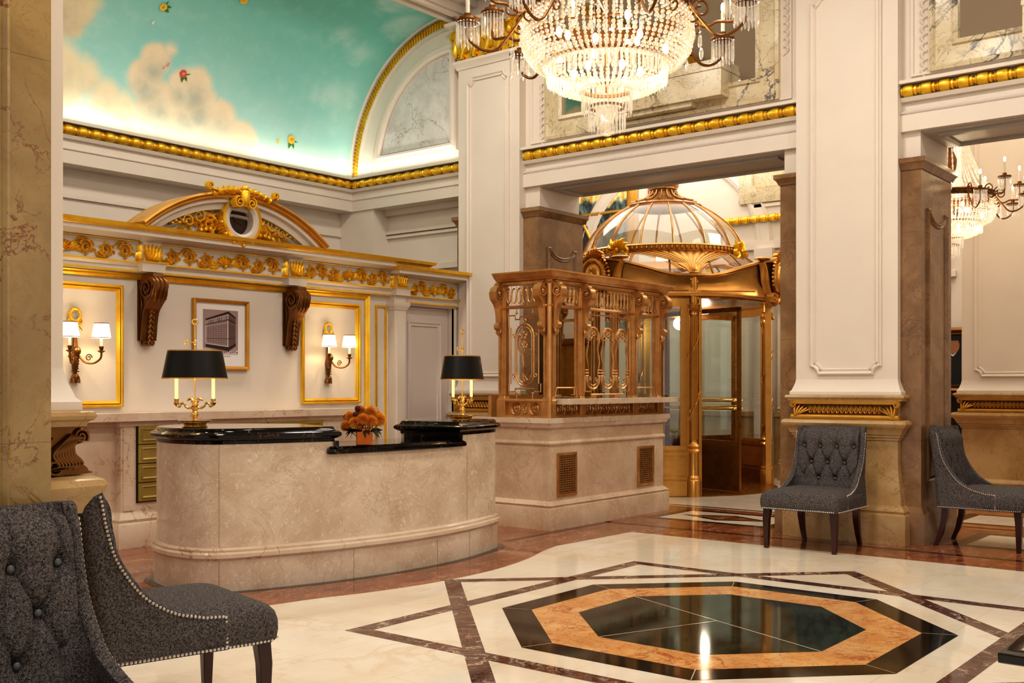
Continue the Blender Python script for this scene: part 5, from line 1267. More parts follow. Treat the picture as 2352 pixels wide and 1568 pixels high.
# lower glass skirt, dome glass, ribs
m = MB(); m.lathe([(1.46,2.80),(1.36,2.95),(1.23,3.08),(1.12,3.165)], 72, (DX,DY,0)); obj('skirt_glass', m, M['dglass'], rv)
m = MB()
for i in range(16):
    a = 2*pi*(i+.5)/16; m.tube([(DX+r*cos(a),DY+r*sin(a),z) for r, z in ((1.46,2.80),(1.36,2.95),(1.23,3.08),(1.12,3.165))], .014, 6)
obj('skirt_rib', m, M['dbrass'], rv)
DP = crom([(1.10,3.245),(1.03,3.42),(.90,3.60),(.70,3.77),(.50,3.895)],5)
m = MB(); m.lathe(DP, 96, (DX,DY,0)); obj('dome_glass', m, M['dglass'], rv)
for i in range(16):
    a = 2*pi*(i+.5)/16+.06; m = MB(); m.tube([(DX+(r+.006)*cos(a),DY+(r+.006)*sin(a),z) for r, z in DP], .014, 6); m.tube([(DX+(r+.024)*cos(a),DY+(r+.024)*sin(a),z) for r, z in DP], .007, 5); obj('dome_rib', m, M['bronze'], rv)
m = MB(); m.lathe([(.46,3.87),(.53,3.88),(.54,3.90),(.50,3.92),(.44,3.935),(.34,3.965),(.25,4.01),(.19,4.06),(.165,4.11),(.17,4.13),(.19,4.14),(.19,4.16),(.10,4.17),(.09,4.22),(.12,4.26),(0,4.28)], 48, (DX,DY,0)); 
for i in range(16):
    a = 2*pi*i/16; m.tube([(DX+r*cos(a),DY+r*sin(a),z) for r, z in ((.46,3.945),(.36,3.975),(.26,4.02),(.20,4.07),(.18,4.12))], [.022,.02,.017,.014,.010], 6)
cp = obj('dome_cap', m, M['bronze'], rv, 'fluted copper neck of the dome')
m = MB()
for i in range(8):
    a = 2*pi*i/8; F = FR((DX,DY,0),(cos(a),sin(a),0),(0,0,1)); m.M = F; m.ribbon(spiral((.15,4.21),.065,.01,-pi*.6,2.4*pi,26),.010,.05); m.ribbon(bez((.10,4.16),(.12,4.20),(.10,4.25),(.05,4.32),8),.012,.05)
obj('finial_scroll', m, M['bronze'], cp)
# cartouches
for a, lab in ((180,'brass cartouche with shell crest above the booth side'),(270,'brass cartouche with shell crest above the door opening'),(0,None),(90,None)):
    a = radians(a); c = Z2(a, 1.70); m = MB(FR((c[0],c[1],0),(-sin(a),cos(a),0),(0,0,1)))
    m.ell((0,2.80,.05),(.13,.17,.06),16,8)
    m.tube([(.16*cos(q),2.80+.20*sin(q),.05) for q in [k*pi/14 for k in range(28)]], .03, 8, closed=True)
    for k in range(22):
        q = -.4+ (pi+.8)*k/21; m.tube([(.19*cos(q),2.80+.22*sin(q),.04),(.25*cos(q),2.80+.28*sin(q),.06)], [.012,.018], 6)
    shellc(m, 0, 2.98, .17, .09, 11)
    for sg in (-1,1):
        m.relief(bez((sg*.10,2.55),(sg*.30,2.50),(sg*.22,2.80),(sg*.40,2.98),14), [.05]*8+[.06,.07,.06,.05,.04,.03,.02], .08, -.06)
        m.relief(spiral((sg*.22,2.54),.07,.012,0 if sg>0 else pi,(0 if sg>0 else pi)-sg*3.4*pi,26), .018, .10, -.02)
        m.lathe([(.0,.03),(.10,.03),(.125,.05),(.12,.065),(.08,.06),(0,.055)], 18, (sg*.34,2.93+.06,.02)) if False else m.ell((sg*.36,3.02,-.03),(.13,.025,.10),16,6)
        for k in range(5): leafs(m, (sg*.08,2.58-.01*k), -pi/2+sg*(.2+.32*k), .16, .03, .09)
    for k in range(7): m.ell((.06*cos(k*1.7),2.60-.022*k,.08),(.04,.03,.04),8,5)
    m.ell((0,2.80,.10),(.035,.06,.03),8,6); m.ell((0,2.88,.10),(.025,.03,.03),8,6)
    obj('cartouche', m, BS, rv, lab)
# ================================================================== VESTIBULE AND PASSAGE BEYOND
VB = 15.3
w = MB(); w.box(VB,-9,0,VB+.2,12,5.6); wv = struct('wall_vestibule', w, M['paint'])
w = MB(); w.box(10.42,11.5,0,VB,11.7,5.6); wn = struct('wall_vestibule_north', w, M['paint'])
w = MB(); w.box(13.10,-9,0,13.3,3.70,5.6); wc = struct('wall_passage', w, M['paint'])
m = MB(WU(VB)); 
m.sweep([(0,0),(0,.03),(.06,.05),(.08,.03),(.20,.03),(.22,.05),(.26,.0)], [(-8.0-1.55*cos(q)*1-0.9, 3.55+1.45*sin(q)) for q in [pi*k/30 for k in range(31)]], side=-1)
m.box(-8.1,3.50,0,-4.4,3.62,.05); m.box(-8.1,2.9,0,-4.4,2.98,.04); m.box(-7.4,4.15,0,-6.0,4.2,.03)
m.box(-7.35,0,0,-7.05,3.5,.14); m.box(-6.2,0,0,-5.9,3.5,.14); m.box(-12,0,0,-4.4,.30,.05)
obj('vestibule_moulding', m, M['paint'], wv)
m = MB(); m.box(VB-.06,-9,0,VB-.001,12,.95); m.box(VB-.10,-9,.0,VB-.001,12,.2); m.box(VB-.10,-9,.93,VB-.001,12,1.0); obj('vestibule_dado', m, M['pier_m'], wv)
gilt('gilt egg moulding on the far wall behind the dome', [((VB-.05,8.05,3.97),(VB-.05,4.4,3.97))])
pm_ = thing('marble_plaque', 'white veined marble panel high on the far vestibule wall', 'panel', (VB,7.3,4.3))
m = MB(WU(VB)); m.sweep([(0,0),(0,.05),(-.03,.06),(-.2,.04),(-.24,.05),(-.25,0)], [(-7.65,4.22),(-6.1,4.22),(-6.1,5.5),(-7.65,5.5)], closed=True); m.box(-7.5,4.3,0,-6.2,5.4,.03); obj('marble_frame', m, M['arab'], pm_)
pp = pillar(14.9, VB, 5.6, 6.7, 5.6, 'far')
# arched painted glass over the side of the vestibule
mu = thing('arched_mural', 'dark and gold painted arched mural behind the brass dome', 'mural', (15.28,10.4,2.6))
t = NT('mural_paint'); v = t.co('Object'); sp = t.n('ShaderNodeSeparateXYZ'); t.t.links.new(v, sp.inputs[0]); X, Y, Z = sp.outputs
n = t.noise(t.co('Object', scale=(1,2.2,.7)), 3.2, 6, .65, 1.5); n2 = t.noise(v, 2.0, 3)
c = t.mix(t.ramp(n, .40, .62), srgb(26,36,38), srgb(96,120,116)); c = t.mix(t.math('MULTIPLY', t.ramp(n, .62, .8), .8), c, srgb(190,200,170))
yl = t.mix(t.ramp(n, .35, .6), srgb(196,150,40), srgb(250,232,150))
c = t.mix(t.ramp(t.math('ADD', t.math('MULTIPLY_ADD', Z, 1.0, -4.6), t.math('MULTIPLY', t.math('SUBTRACT', n2, .5), 1.6)), -.08, .12), c, yl)
t.princ(Base_Color=c, Roughness=.5, Emission_Color=c, Emission_Strength=.12)  # faint glow in its own colours added to the mural
m = MB(WU(VB)); m.prism([(-11.4,2.3),(-9.70,2.3),(-9.70,5.5),(-11.4,5.5)], 0, .02); obj('mural_canvas', m, t.m, mu)
m = MB(WU(VB-.02)); 
m.relief([(-12.6+2.45*cos(q),2.6+2.75*sin(q)) for q in [pi*.04+.5*pi*k/16 for k in range(17)]], .035, .04, 0); m.relief([(-10.9,4.35),(-9.8,4.35)], .03, .03, 0)
m.relief([(-9.62,2.3),(-9.62,5.5)],.11,.05,0); m.relief([(-9.45,5.5),(-9.05,4.3)],.08,.06,0)
obj('mural_rib', m, M['golddull'], mu)
m = MB(WU(VB-.03)); m.prism([(x-23.95,z+.95) for x, z in ((12.72,1.3),(13.6,1.3),(13.5,2.9),(13.4,3.3),(13.25,3.5),(13.2,3.62),(13.08,3.66),(13.0,3.55),(13.02,3.4),(12.85,3.3),(12.76,2.9))], 0, .01)
m2 = MB(WU(VB)); m2.box(-9.3,4.5,0,-8.85,5.2,.05); obj('tapestry_panel', m2, plain('red_gold_pattern', srgb(170,110,80), .7, var=.4), mu)
obj('mural_figure', m, plain('mural_dark', srgb(38,46,48), .5, var=.4), mu, 'dark draped painted shape')  # dark paint of the draped figure
# portrait, small picture, screen on the far passage wall
def pic(name, label, y0, y1, z0, z1, canv, fr='dbronze', fw=.12):
    t = thing(name, label, 'picture', (VB,(y0+y1)/2,z0)); m = MB(WU(VB)); m.sweep([(0,0),(0,.05),(-fw*.3,.07),(-fw*.6,.04),(-fw*.8,.05),(-fw,0)], [(-y1,z0),(-y0,z0),(-y0,z1),(-y1,z1)], closed=True); obj('picture_frame', m, M[fr], t)
    m = MB(WU(VB)); m.box(-y1+.05,z0+.05,0,-y0-.05,z1-.05,.012); obj('canvas', m, M[canv], t); return t
po = pic('portrait_painting', 'large dark portrait painting of a person in a black suit', 3.95, 5.35, 1.30, 2.20, 'dark')
m = MB(WU(VB)); cx = -4.52; m.c = 0; m.poly([(cx-.30,1.40),(cx+.42,1.40),(cx+.40,1.72),(cx+.22,1.84),(cx-.06,1.86),(cx-.22,1.80)], .014)
m.c = 1; m.poly(circ((cx+.08,1.95), .085, 16, 0, 2*pi, .11), .016); m.poly(circ((cx-.02,1.52), .05, 10, 0, 2*pi, .035), .018)
m.c = 2; m.poly([(cx-.0,1.86),(cx+.08,1.80),(cx+.13,1.86),(cx+.08,1.83)], .019); m.poly([(cx-.08,1.56),(cx-.03,1.575),(cx-.035,1.585),(cx-.085,1.57)], .019)
m.c = 0; m.poly(circ((cx+.075,2.02), .095, 14, 0, pi, .06), .017)
obj('painted_figure', m, [M['suit'],M['skin'],M['collar']], po, 'painted figure in black suit with hands joined', smooth=0, fixn=False)
pic('small_picture', 'gilt framed small dark picture above the portrait', 4.50, 5.0, 2.70, 3.22, 'dark', 'golddull', .10)
m = MB(); m.box(VB-.30,3.9,1.02,VB-.02,5.4,1.27); m.box(VB-.34,3.85,1.265,VB-.02,5.45,1.285); m.box(VB-.26,3.95,.0,VB-.04,5.35,1.02); o = obj('console_cabinet', m, M['lacquer'], bev=.004); tag(o, 'glossy black console cabinet below the portrait painting', 'cabinet')
# lift door seen through the booth
el = thing('elevator_door', 'gold lift door with dark frame seen in the booth mirror', 'door', (VB,2.95,0))
m = MB(WU(VB)); m.sweep([(0,0),(0,.06),(.12,.06),(.12,0)], [(-3.5,.0),(-3.5,2.1),(-2.2,2.1),(-2.2,0)], side=-1); m.box(-3.75,2.13,0,-2.0,2.22,.10); obj('door_frame', m, M['dbrass'], el)
m = MB(WU(VB)); m.box(-3.5,0,0,-2.86,2.1,.02); m.box(-2.85,0,0,-2.2,2.1,.02); obj('door_panel', m, M['golddull'], el)

# ================================================================== CHANDELIER (local, origin at ring centre)
BZ = M['dbronze']
def chandelier(loc, label, full=True):
    t = thing('crystal_chandelier', label, 'chandelier', loc, 0, None)
    def P(n, m, mt, par=None, **k): return obj(n, m, mt, par or t, world=False, **k)
    R0 = .425
    m = MB(); m.lathe([(R0-.03,-.02),(R0,-.02),(R0+.008,-.008),(R0,0),(R0,.035),(R0+.008,.04),(R0,.05),(R0-.03,.05)], 64); m.lathe([(R0-.03,-.02),(R0-.03,.05)], 64)
    for k in range(28): a = 2*pi*k/28; m.ell((R0*cos(a),R0*sin(a),.015),(.012,.012,.016),6,5)
    P('chandelier_ring', m, BZ)
    for nm, r, z in (('second_ring',.312,-.255),('third_ring',.132,-.386)):
        m = MB(); m.lathe([(r-.014,z-.008),(r,z-.008),(r,z+.008),(r-.014,z+.008)], 48); m.lathe([(r-.014,z-.008),(r-.014,z+.008)],48); P(nm, m, BZ)
    def beads(name, prof, n, r, sq=1.0, seg=7, rg=5):
        m = MB(); pts = crom(prof, 10); L = [0]
        for i in range(1, len(pts)): L.append(L[-1]+sqrt((pts[i][0]-pts[i-1][0])**2+(pts[i][1]-pts[i-1][1])**2))
        rows = max(2, int(L[-1]/(2.15*r)))
        for k in range(n):
            a = 2*pi*k/n
            for j in range(rows+1):
                s = L[-1]*j/rows; i = min(len(L)-2, max(0, next((q for q in range(len(L)) if L[q] >= s), len(L)-1)-1)); f = (s-L[i])/max(1e-9, L[i+1]-L[i])
                rr = pts[i][0]+(pts[i+1][0]-pts[i][0])*f; z = pts[i][1]+(pts[i+1][1]-pts[i][1])*f
                q = r*(.82+.36*((j*7+k*3)%3)/2)*min(1, .45+rr/ .35)
                m.ell((rr*cos(a),rr*sin(a),z), (q,q,q*sq), seg, rg)
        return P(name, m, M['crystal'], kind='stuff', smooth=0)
    beads('bead_basket', [(.425,-.02),(.437,-.08),(.435,-.15),(.407,-.22),(.36,-.263),(.318,-.278)], 76, .0105)
    beads('inner_bead_basket', [(.290,-.345),(.255,-.375),(.20,-.393),(.138,-.402)], 52, .0095)
    beads('strand_tent', [(.42,.05),(.34,.14),(.25,.32),(.17,.55),(.11,.80)], 30, .0095)
    def prisms(name, r, z, n, L, w=.0055, par=None, c=(0,0)):
        m = MB()
        for k in range(n):
            a = 2*pi*k/n; d = (cos(a),sin(a)); x, y = c[0]+r*d[0], c[1]+r*d[1]; l = L*(1 if k%2 else .93)
            M4 = Matrix.Translation((x,y,z)) @ Matrix.Rotation(a,4,'Z'); m.M = M4
            m.ell((0,0,-.006), w*.95, 6, 4)
            m.rings([[(-w*.7,0,-.016),(0,-w,-.016),(w*.7,0,-.016),(0,w,-.016)],[(-w*.8,0,-l*.85),(0,-w*1.25,-l*.85),(w*.8,0,-l*.85),(0,w*1.25,-l*.85)],[(-w*.1,0,-l),(0,-w*.1,-l),(w*.1,0,-l),(0,w*.1,-l)]])
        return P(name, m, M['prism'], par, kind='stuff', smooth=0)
    prisms('prism_fringe', .308, -.26, 84, .105, .0062); prisms('prism_fringe', .290, -.26, 60, .085)
    prisms('prism_fringe', .128, -.39, 40, .125); prisms('prism_fringe', .094, -.485, 28, .115); prisms('prism_fringe', .055, -.46, 16, .09)
    m = MB(); m.lathe([(.085,-.482),(.094,-.482),(.094,-.470),(.085,-.470)], 36); m.lathe([(.085,-.482),(.085,-.470)],36); P('fourth_ring', m, BZ)
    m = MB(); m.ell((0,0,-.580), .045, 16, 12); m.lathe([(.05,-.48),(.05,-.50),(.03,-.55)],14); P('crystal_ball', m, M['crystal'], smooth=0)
    m = MB(); m.tube([(0,0,-.4),(0,0,-.1),(0,0,.6),(0,0,1.3),(0,0,2.6)], [.008,.012,.02,.02,.012], 8)
    m.lathe([(.02,.25),(.06,.30),(.07,.40),(.03,.5),(.05,.62),(.11,.70),(.115,.82),(.02,.86)], 20)
    for k in range(4): a = k*pi/2+.4; m.tube([(0,0,.0),(R0*cos(a),R0*sin(a),.0)], .006, 5); m.tube([(.07*cos(a),.07*sin(a),-.22),(.30*cos(a),.30*sin(a),-.235)], .005, 5)
    P('chandelier_stem', m, BZ)
    m = MB(); m.ell((0,0,0),(.016,.016,.026),8,6); bl = P('bulb', m, M['bulb']); bl.location = (.2,0,-.1)
    for k in range(1,16):
        q = bl.copy(); COL.objects.link(q); a = 2*pi*k/10+.3 if k < 10 else 2*pi*k/6; r = (.20 if k%2 else .30) if k < 10 else .17; q.location = (r*cos(a),r*sin(a),-.10-.04*(k%3) if k < 10 else -.30)
    # arms
    fwd = radians(38.6)
    low = [180,128,76,24,-24,-76,-128]; up = [154,206,102,50,0,-50,-102]
    first = {}
    for tier, L_, dz, rr in (('low', low, -.045, .715), ('up', up, .10, .66)):
        for j, deg in enumerate(L_):
            a = fwd - pi/2 + radians(deg)
            if j == 0:
                m = MB(); z0 = 0.0
                m.tube(crom([(R0,0,0),(.50,0,-.09+dz*.3),(.57,0,-.135+dz),(.65,0,-.13+dz),(rr,0,-.07+dz),(rr,0,dz+.01)],7), .008, 7)
                m.tube([(R0+.055+q[0],0,.03+q[1]) for q in spiral((0,0),.055,.012,pi,pi-2.6*pi,26)], .0065, 6)
                m.tube([(R0+.03+q[0],0,-.07+q[1]) for q in spiral((0,0),.04,.01,pi*.6,pi*.6+2.2*pi,20)], .0055, 6)
                arm = P('chandelier_arm', m, BZ); arm.rotation_euler = (0,0,a)
                m = MB(); m.lathe([(.012,dz+.0),(.058,dz+.004),(.064,dz+.012),(.062,dz+.022),(.03,dz+.014),(.018,dz+.03),(.02,dz+.05),(.0,dz+.05)], 22, (rr,0,0)); b1 = P('drip_pan', m, BZ, arm)
                b2 = prisms('prism_fringe', .058, dz+.006, 20, .125, .0055, arm, (rr,0)); b2b = None
                m = MB(); m.lathe([(.0105,dz+.03),(.0105,dz+.16)], 10, (rr,0,0), cap=True); b3 = P('candle', m, M['candlew'], arm)
                m = MB(); m.ell((rr,0,dz+.185),(.011,.011,.026),8,6); b4 = P('bulb', m, M['bulb'], arm)
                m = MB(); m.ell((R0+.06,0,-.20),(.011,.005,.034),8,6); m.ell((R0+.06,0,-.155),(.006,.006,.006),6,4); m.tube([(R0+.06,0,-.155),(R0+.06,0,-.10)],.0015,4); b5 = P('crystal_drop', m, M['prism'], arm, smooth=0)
                first[tier] = (arm, (b1,b2,b3,b4,b5))
            else:
                A, Bs = first[tier]; c = A.copy(); COL.objects.link(c); c.parent = t; c.rotation_euler = (0,0,a)
                for b in Bs: q = b.copy(); COL.objects.link(q); q.parent = c
    return t
c1 = chandelier((4.602,3.050,3.305), 'large crystal basket chandelier hanging in the lobby before the pier wall')
c2 = dup(c1, (11.416,3.348,3.32), radians(-14), 'crystal chandelier hanging beyond the right hand opening, half behind the pier')

# ================================================================== CHAIRS (local: seat towards +y, back at y = 0)
def chair():
    t = thing('slipper_chair', '', 'chair', (0,0,0), 0)
    def P(n, m, mt, par=None, **k): return obj(n, m, mt, par or t, world=False, **k)
    HW = .315
    prof = crom([(.34,.49),(.40,.495),(.46,.485),(.485,.40),(.50,.33),(.53,.26),(.58,.185),(.65,.125),(.75,.065),(.87,.03),(.97,.012),(1.0,.0)], 4)     # (z, front edge y of the side)
    def edge(z):
        for i in range(len(prof)-1):
            if prof[i][0] <= z <= prof[i+1][0]: f = (z-prof[i][0])/max(1e-6,prof[i+1][0]-prof[i][0]); return prof[i][1]+(prof[i+1][1]-prof[i][1])*f
        return prof[-1][1]
    lean = lambda z: -.085*max(0,(z-.34)/.66)**1.1
    btn = []
    for r_, (z, n, off) in enumerate(((.86,4,0),(.72,3,0),(.58,4,0))):
        for i in range(n): btn.append(((i-(n-1)/2)*.152, z))
    def tuft(x, z):
        d = 0
        for bx, bz in btn: d += .038*math.exp(-((x-bx)**2+(z-bz)**2)/(2*.020**2))
        # diagonal pleats between the buttons
        best = 0
        for bx, bz in btn:
            for cx, cz in btn:
                if abs(cz-bz) > .1 and abs(abs(cx-bx)-.076) < .01 and cz < bz:
                    ux, uz = cx-bx, cz-bz; L = sqrt(ux*ux+uz*uz); s = ((x-bx)*ux+(z-bz)*uz)/L/L
                    if -.05 < s < 1.05:
                        dd = abs((x-bx)*uz-(z-bz)*ux)/L; best = max(best, math.exp(-(dd/.009)**2))
            if bz > .8 and z > bz: best = max(best, math.exp(-((x-bx)/.009)**2)*min(1,(z-bz)/.02)*(1 if z < 1.0 else .3))
            if bz < .6 and z < bz: best = max(best, math.exp(-((x-bx)/.009)**2)*.9)
        return d + .020*best
    th = .118; NZ = 62; NX = 60
    zs = [.34+.675*i/NZ for i in range(NZ+1)]
    rings_ = []
    for i, z in enumerate(zs):
        e = max(edge(min(z,.999)), lean(z)+.062); yb = lean(z); top = max(0,(z-.955)/.06); rd = 1-.0*top
        sh = .03*max(0,top)**2; k_ = min(1, max(0,(z-.9)/.115))
        thk = th*(1-.55*k_**3)
        hw = HW + .030*max(0,1-(z-.34)/.25)**.8*1 - .004*k_
        loop = []
        # outer: from right front wing tip round the back to left tip
        no = 10
        for q in range(no): loop.append((hw+.0, e-(e-yb-.05)*q/no))
        for q in range(6): a = (pi/2)*q/6; loop.append((hw-.05+.05*cos(a), yb+.05-.05*sin(a)))
        for q in range(13): loop.append(((hw-.05)*(1-2*q/12), yb))
        for q in range(1,7): a = pi/2+(pi/2)*q/6; loop.append((-hw+.05+.05*cos(a), yb+.05-.05*sin(a)))
        for q in range(1,no+1): loop.append((-hw, yb+.05+(e-yb-.05)*q/no))
        wt = .042
        # left wing inner
        yi = yb+thk
        loop.append((-hw+.01, e+.008)); loop.append((-hw+wt*.6, e+.010)); loop.append((-hw+wt, e-.006))
        rI = min(.07, max(.004, e-yi-.01)); inn_x = hw-wt
        for q in range(1,6): loop.append((-inn_x, (e-.006)-(e-.006-yi-rI)*q/6))
        for q in range(6): a = (pi/2)*q/6; loop.append((-inn_x+rI-rI*cos(a), yi+rI-rI*sin(a)))
        xs0 = inn_x-rI
        for q in range(NX+1):
            x = -xs0+2*xs0*q/NX; puff = .026*cos(x/.34*pi/2)
            y = yi+puff-(tuft(x, z)) if z > .47 else yi
            loop.append((x, y))
        for q in range(1,7): a = (pi/2)*(1-q/6); loop.append((inn_x-rI+rI*cos(a), yi+rI-rI*sin(a)))
        for q in range(1,6): loop.append((inn_x, yi+rI+(e-.006-yi-rI)*q/6))
        loop.append((inn_x, e-.006)); loop.append((hw-wt*.6, e+.010)); loop.append((hw-.01, e+.008))
        zz = z
        rings_.append([(x, y, zz) for x, y in loop])
    # rounded top: shrink towards the middle line
    topc = lean(1.015)+th*.5
    for s_, dz in ((.80,.014),(.45,.022)):
        base_ = rings_[NZ]; rings_.append([(x*(1-.03*(1-s_)), topc+(y-topc)*s_, 1.015+dz) for x, y, z in base_])
    m = MB(); m.rings(rings_); P('backrest', m, M['tweed'], smooth=60)
    # seat cushion
    m = MB(); rs = []; nS = 44
    def sq(hx, y0, y1, z, rr=.06, crown=0):
        out = []
        for cx, cy, a0 in ((hx-rr,y0+rr,-pi/2),(hx-rr,y1-rr,0),(-hx+rr,y1-rr,pi/2),(-hx+rr,y0+rr,pi)):
            for q in range(7): a = a0+(pi/2)*q/6; out.append((cx+rr*cos(a)+(.0), cy+rr*sin(a), z))
        return out
    fx = lambda z: HW+.030
    F_ = .715
    for hx, y0, y1, z, rr in ((.335,.06,F_-.01,.340,.045),(.345,.06,F_,.352,.05),(.350,.06,F_+.008,.39,.055),(.350,.06,F_+.008,.43,.06),(.345,.07,F_,.462,.065),(.328,.09,F_-.02,.486,.07),(.29,.12,F_-.06,.503,.08),(.22,.18,F_-.13,.514,.08),(.10,.28,F_-.26,.519,.06)): rs.append([( (x*(1.0+.05*(y-.35)) if y > .45 else (x if y > .5 else x*.97)), y, z_) for x, y, z_ in sq(hx,y0,y1,z,rr)])
    m.rings(rs); P('seat', m, M['tweed'], smooth=60)
    # legs
    for sx in (-1,1):
        m = MB(); m.rings([[(sx*(.295+a),.655-b_,.345),(sx*(.295-a*1.0),.655-b_,.345),(sx*(.295-a),.655+b_,.345),(sx*(.295+a),.655+b_,.345)] for a, b_ in ((.030,.030),)]+[[(sx*(.302+a),.664-a,z),(sx*(.302-a),.664-a,z),(sx*(.302-a),.664+a,z),(sx*(.302+a),.664+a,z)] for a, z in ((.027,.25),(.0215,.10),(.018,.0))]); P('leg', m, M['wood'], bev=.003)
        m = MB(); m.rings([[(sx*(.255+a),y-a,z),(sx*(.255-a),y-a,z),(sx*(.255-a),y+a,z),(sx*(.255+a),y+a,z)] for a, y, z in ((.028,.060,.345),(.026,.046,.22),(.021,.014,.10),(.017,-.028,.0))]); P('leg', m, M['wood'], bev=.003)
    # nailheads
    m = MB()
    def nails(pts, step=.0165, r=.0068):
        L = 0; last = None; acc = 0; pts = [Vector(p) for p in pts]
        for i in range(len(pts)-1):
            d = (pts[i+1]-pts[i]); l = d.length
            while acc <= l: m.ell(tuple(pts[i]+d*(acc/l)), r, 6, 4); acc += step
            acc -= l
    for sx in (-1,1):
        E_ = []
        z = .985
        while z > .50: 
            e = max(edge(z), lean(z)+.062); hw = HW+.030*max(0,1-(z-.34)/.25)**.8; E_.append((sx*(hw+.002), e-.012, z-.004)); z -= .012
        hw = HW+.022
        E_ += [(sx*(HW+.0225), .40,.478),(sx*(HW+.024), .475,.474)]
        nails(E_); nails([(sx*(HW+.027),.483,.470),(sx*(HW+.030),.485,.40),(sx*(HW+.032),.485,.352)])
        nails([(sx*(HW+.031),.02,.349),(sx*(HW+.031),.485,.349),(sx*(.347),.60,.349),(sx*.346,.69,.352)])
    nails([(-.315,F_+.004,.352),(.315,F_+.004,.352)]); 
    P('nailhead_trim', m, M['nail'], kind='stuff', smooth=30)
    for bx, bz in btn:
        m = MB(); y = lean(bz)+th+.026*cos(bx/.34*pi/2)-.040; m.ell((bx, y+.010, bz), (.0125,.008,.0125), 10, 6); P('button', m, M['button'])
    return t
ch = chair(); ch.location = (9.27,3.75,0); ch.rotation_euler = (0,0,radians(90)); ch['label'] = 'grey tweed tufted chair set in front of the middle pier, facing the lobby'
dup(ch, (9.93,2.93,0), pi, 'grey tweed tufted chair in the right hand opening, seen from its side')
dup(ch, (2.25,4.02,0), radians(-103.3), 'grey tweed chair in profile nearest the marble desk, beside the near pier')
dup(ch, (1.467,3.17,0), pi, 'grey tweed tufted chair at the near left corner, cut by the frame edge')

# low table at the right corner
ct = thing('coffee_table', 'black lacquered low table with gold line and glass top', 'table', (4.66,.6,0))
m = MB(); P = [(4.07,.15),(5.2,.15),(5.2,1.03),(4.07,1.03)]
m.sweep([(-.16,.452),(-.02,.455),(0,.445),(0,.412),(-.02,.405),(-.16,.405)], P, closed=True); obj('table_top', m, M['lacquer'], ct, bev=.004)
m = MB(); m.box(4.2,.28,.44,5.07,.90,.447); obj('glass_top', m, glassy('table_glass', (.85,.9,.88,1), .25), ct)
m = MB(); m.sweep([(-.075,.4545),(-.075,.4565),(-.085,.4565),(-.085,.4545)], P, closed=True); obj('gold_inlay', m, M['gold'], ct)
for x, y in ((4.42,.36),(4.95,.36),(4.42,.70),(4.95,.70)): m = MB(); m.box(x-.03,y-.03,0,x+.03,y+.03,.41); obj('leg', m, M['lacquer'], ct, bev=.003)

# ================================================================== CAMERA, LIGHT, RENDER LOOK
cam = bpy.data.cameras.new('camera'); cam.lens = 36*2458/2352; cam.sensor_width = 36; cam.shift_y = (885.5-784)/2352; cam.clip_end = 100; cam.clip_start = .05
co = bpy.data.objects.new('camera', cam); COL.objects.link(co); co.location = (0,0,1.4); co.rotation_euler = (pi/2, 0, radians(38.6-90)); SC.camera = co
def area(loc, rot, sx, sy, e, col=(1,.86,.68), name='area_light', spread=pi):
    l = bpy.data.lights.new(name, 'AREA'); l.shape = 'RECTANGLE'; l.size = sx; l.size_y = sy; l.energy = e; l.color = col; l.spread = spread
    o = bpy.data.objects.new(name, l); COL.objects.link(o); o.location = loc; o.rotation_euler = rot; return o
def point(loc, e, r=.05, col=(1,.78,.5), name='point_light'):
    l = bpy.data.lights.new(name, 'POINT'); l.energy = e; l.shadow_soft_size = r; l.color = col
    o = bpy.data.objects.new(name, l); COL.objects.link(o); o.location = loc; return o
def spot(loc, tgt, e, ang=50, r=.1, col=(1,.86,.68), blend=.8):
    l = bpy.data.lights.new('spot_light', 'SPOT'); l.energy = e; l.spot_size = radians(ang); l.spot_blend = blend; l.shadow_soft_size = r; l.color = col
    o = bpy.data.objects.new('spot_light', l); COL.objects.link(o); o.location = loc; o.rotation_euler = (Vector(tgt)-Vector(loc)).to_track_quat('-Z','Y').to_euler(); return o
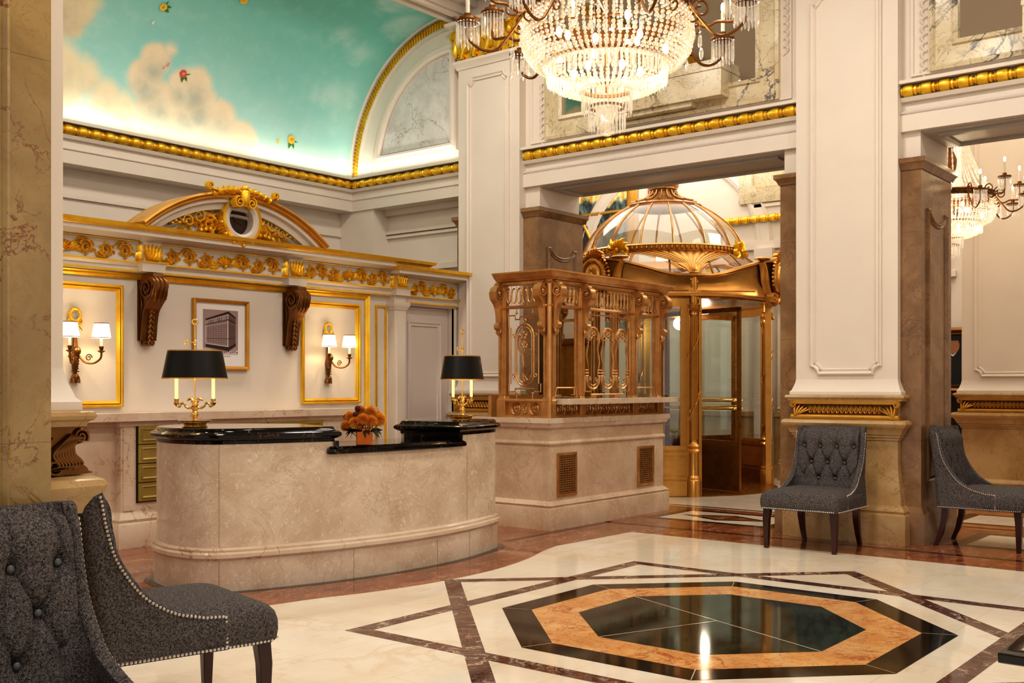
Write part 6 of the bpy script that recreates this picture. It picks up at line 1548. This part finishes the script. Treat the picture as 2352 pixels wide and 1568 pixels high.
# cove strips washing the painted vault
area((3.4,10.27,4.135), (radians(180-8),0,0), 12.3, .06, 20, (1,.93,.80), 'cove_light')
area((9.54,9.4,4.135), (0,radians(180),0), .06, 1.8, 4, (1,.93,.80), 'cove_light')
for lx in (1.0,4.0,7.2):  # unseen area lights added at ceiling height for general fill
    for ly in (.6,3.8): area((lx,ly,5.9), (0,0,0), .5, .5, 62, (1,.93,.84), 'ceiling_fill')
for lx in (2.5,5.2,7.8): area((lx,7.3,5.85), (radians(10),0,0), .5, .4, 46, (1,.93,.84), 'ceiling_fill')
area((13.4,10.2,5.4), (0,0,0), 2, 1.5, 32, (1,.94,.84), 'vestibule_fill')  # unseen lights added to brighten the vestibule
area((13.0,7.6,5.5), (0,0,0), 3.5, 4, 80, (1,.92,.80), 'vestibule_fill')
area((11.7,2.0,5.5), (0,0,0), 2, 5, 75, (1,.88,.72), 'passage_fill')  # unseen fill lights over the passage, no fixture built
area((14.3,4.2,5.4), (0,0,0), 1.4, 2, 60, (1,.9,.78), 'passage_fill')
point((13.05,7.7,2.85), 26, .25, (1,.86,.62), 'dome_fill'); area((14.95,8.3,5.3), (0,0,0), .5, 3, 26, (1,.94,.84), 'vestibule_fill'); point((13.5,7.35,2.3), 30, .1, (1,.86,.66), 'drum_fill')  # unseen lights added to brighten the dome, drum and rear wall
point((4.602,3.05,3.15), 20, .16, (1,.85,.62), 'chandelier_light'); point((11.416,3.348,3.17), 18, .16, (1,.85,.62), 'chandelier_light')
for x in (4.731,7.536):
    for sg in (-1,1): point((x+sg*.14,8.30,1.85), 5.5, .02, (1,.80,.52), 'sconce_light')
for p, a in (((4.52,6.48),-35),((6.76,5.93),4)):
    for sg in (-1,1): point((p[0]+sg*.125*cos(radians(a)),p[1]+sg*.125*sin(radians(a)),1.107+.39), 1.6, .02, (1,.80,.52), 'lamp_light')
wd = bpy.data.worlds.new('world'); SC.world = wd; wd.use_nodes = True; bg = wd.node_tree.nodes['Background']; bg.inputs[0].default_value = (1.0,.93,.86,1); bg.inputs[1].default_value = .75
SC.view_settings.view_transform = 'Standard'; SC.view_settings.look = 'Medium High Contrast'; SC.view_settings.exposure = 0.02; SC.view_settings.gamma = 1.0
cy = SC.cycles; cy.use_denoising = True; cy.use_adaptive_sampling = True; cy.adaptive_threshold = .07; cy.adaptive_min_samples = 16; cy.max_bounces = 7; cy.diffuse_bounces = 3; cy.glossy_bounces = 4; cy.transmission_bounces = 4; cy.transparent_max_bounces = 16
cy.caustics_reflective = False; cy.caustics_refractive = False; cy.sample_clamp_indirect = 4.0; cy.sample_clamp_direct = 30
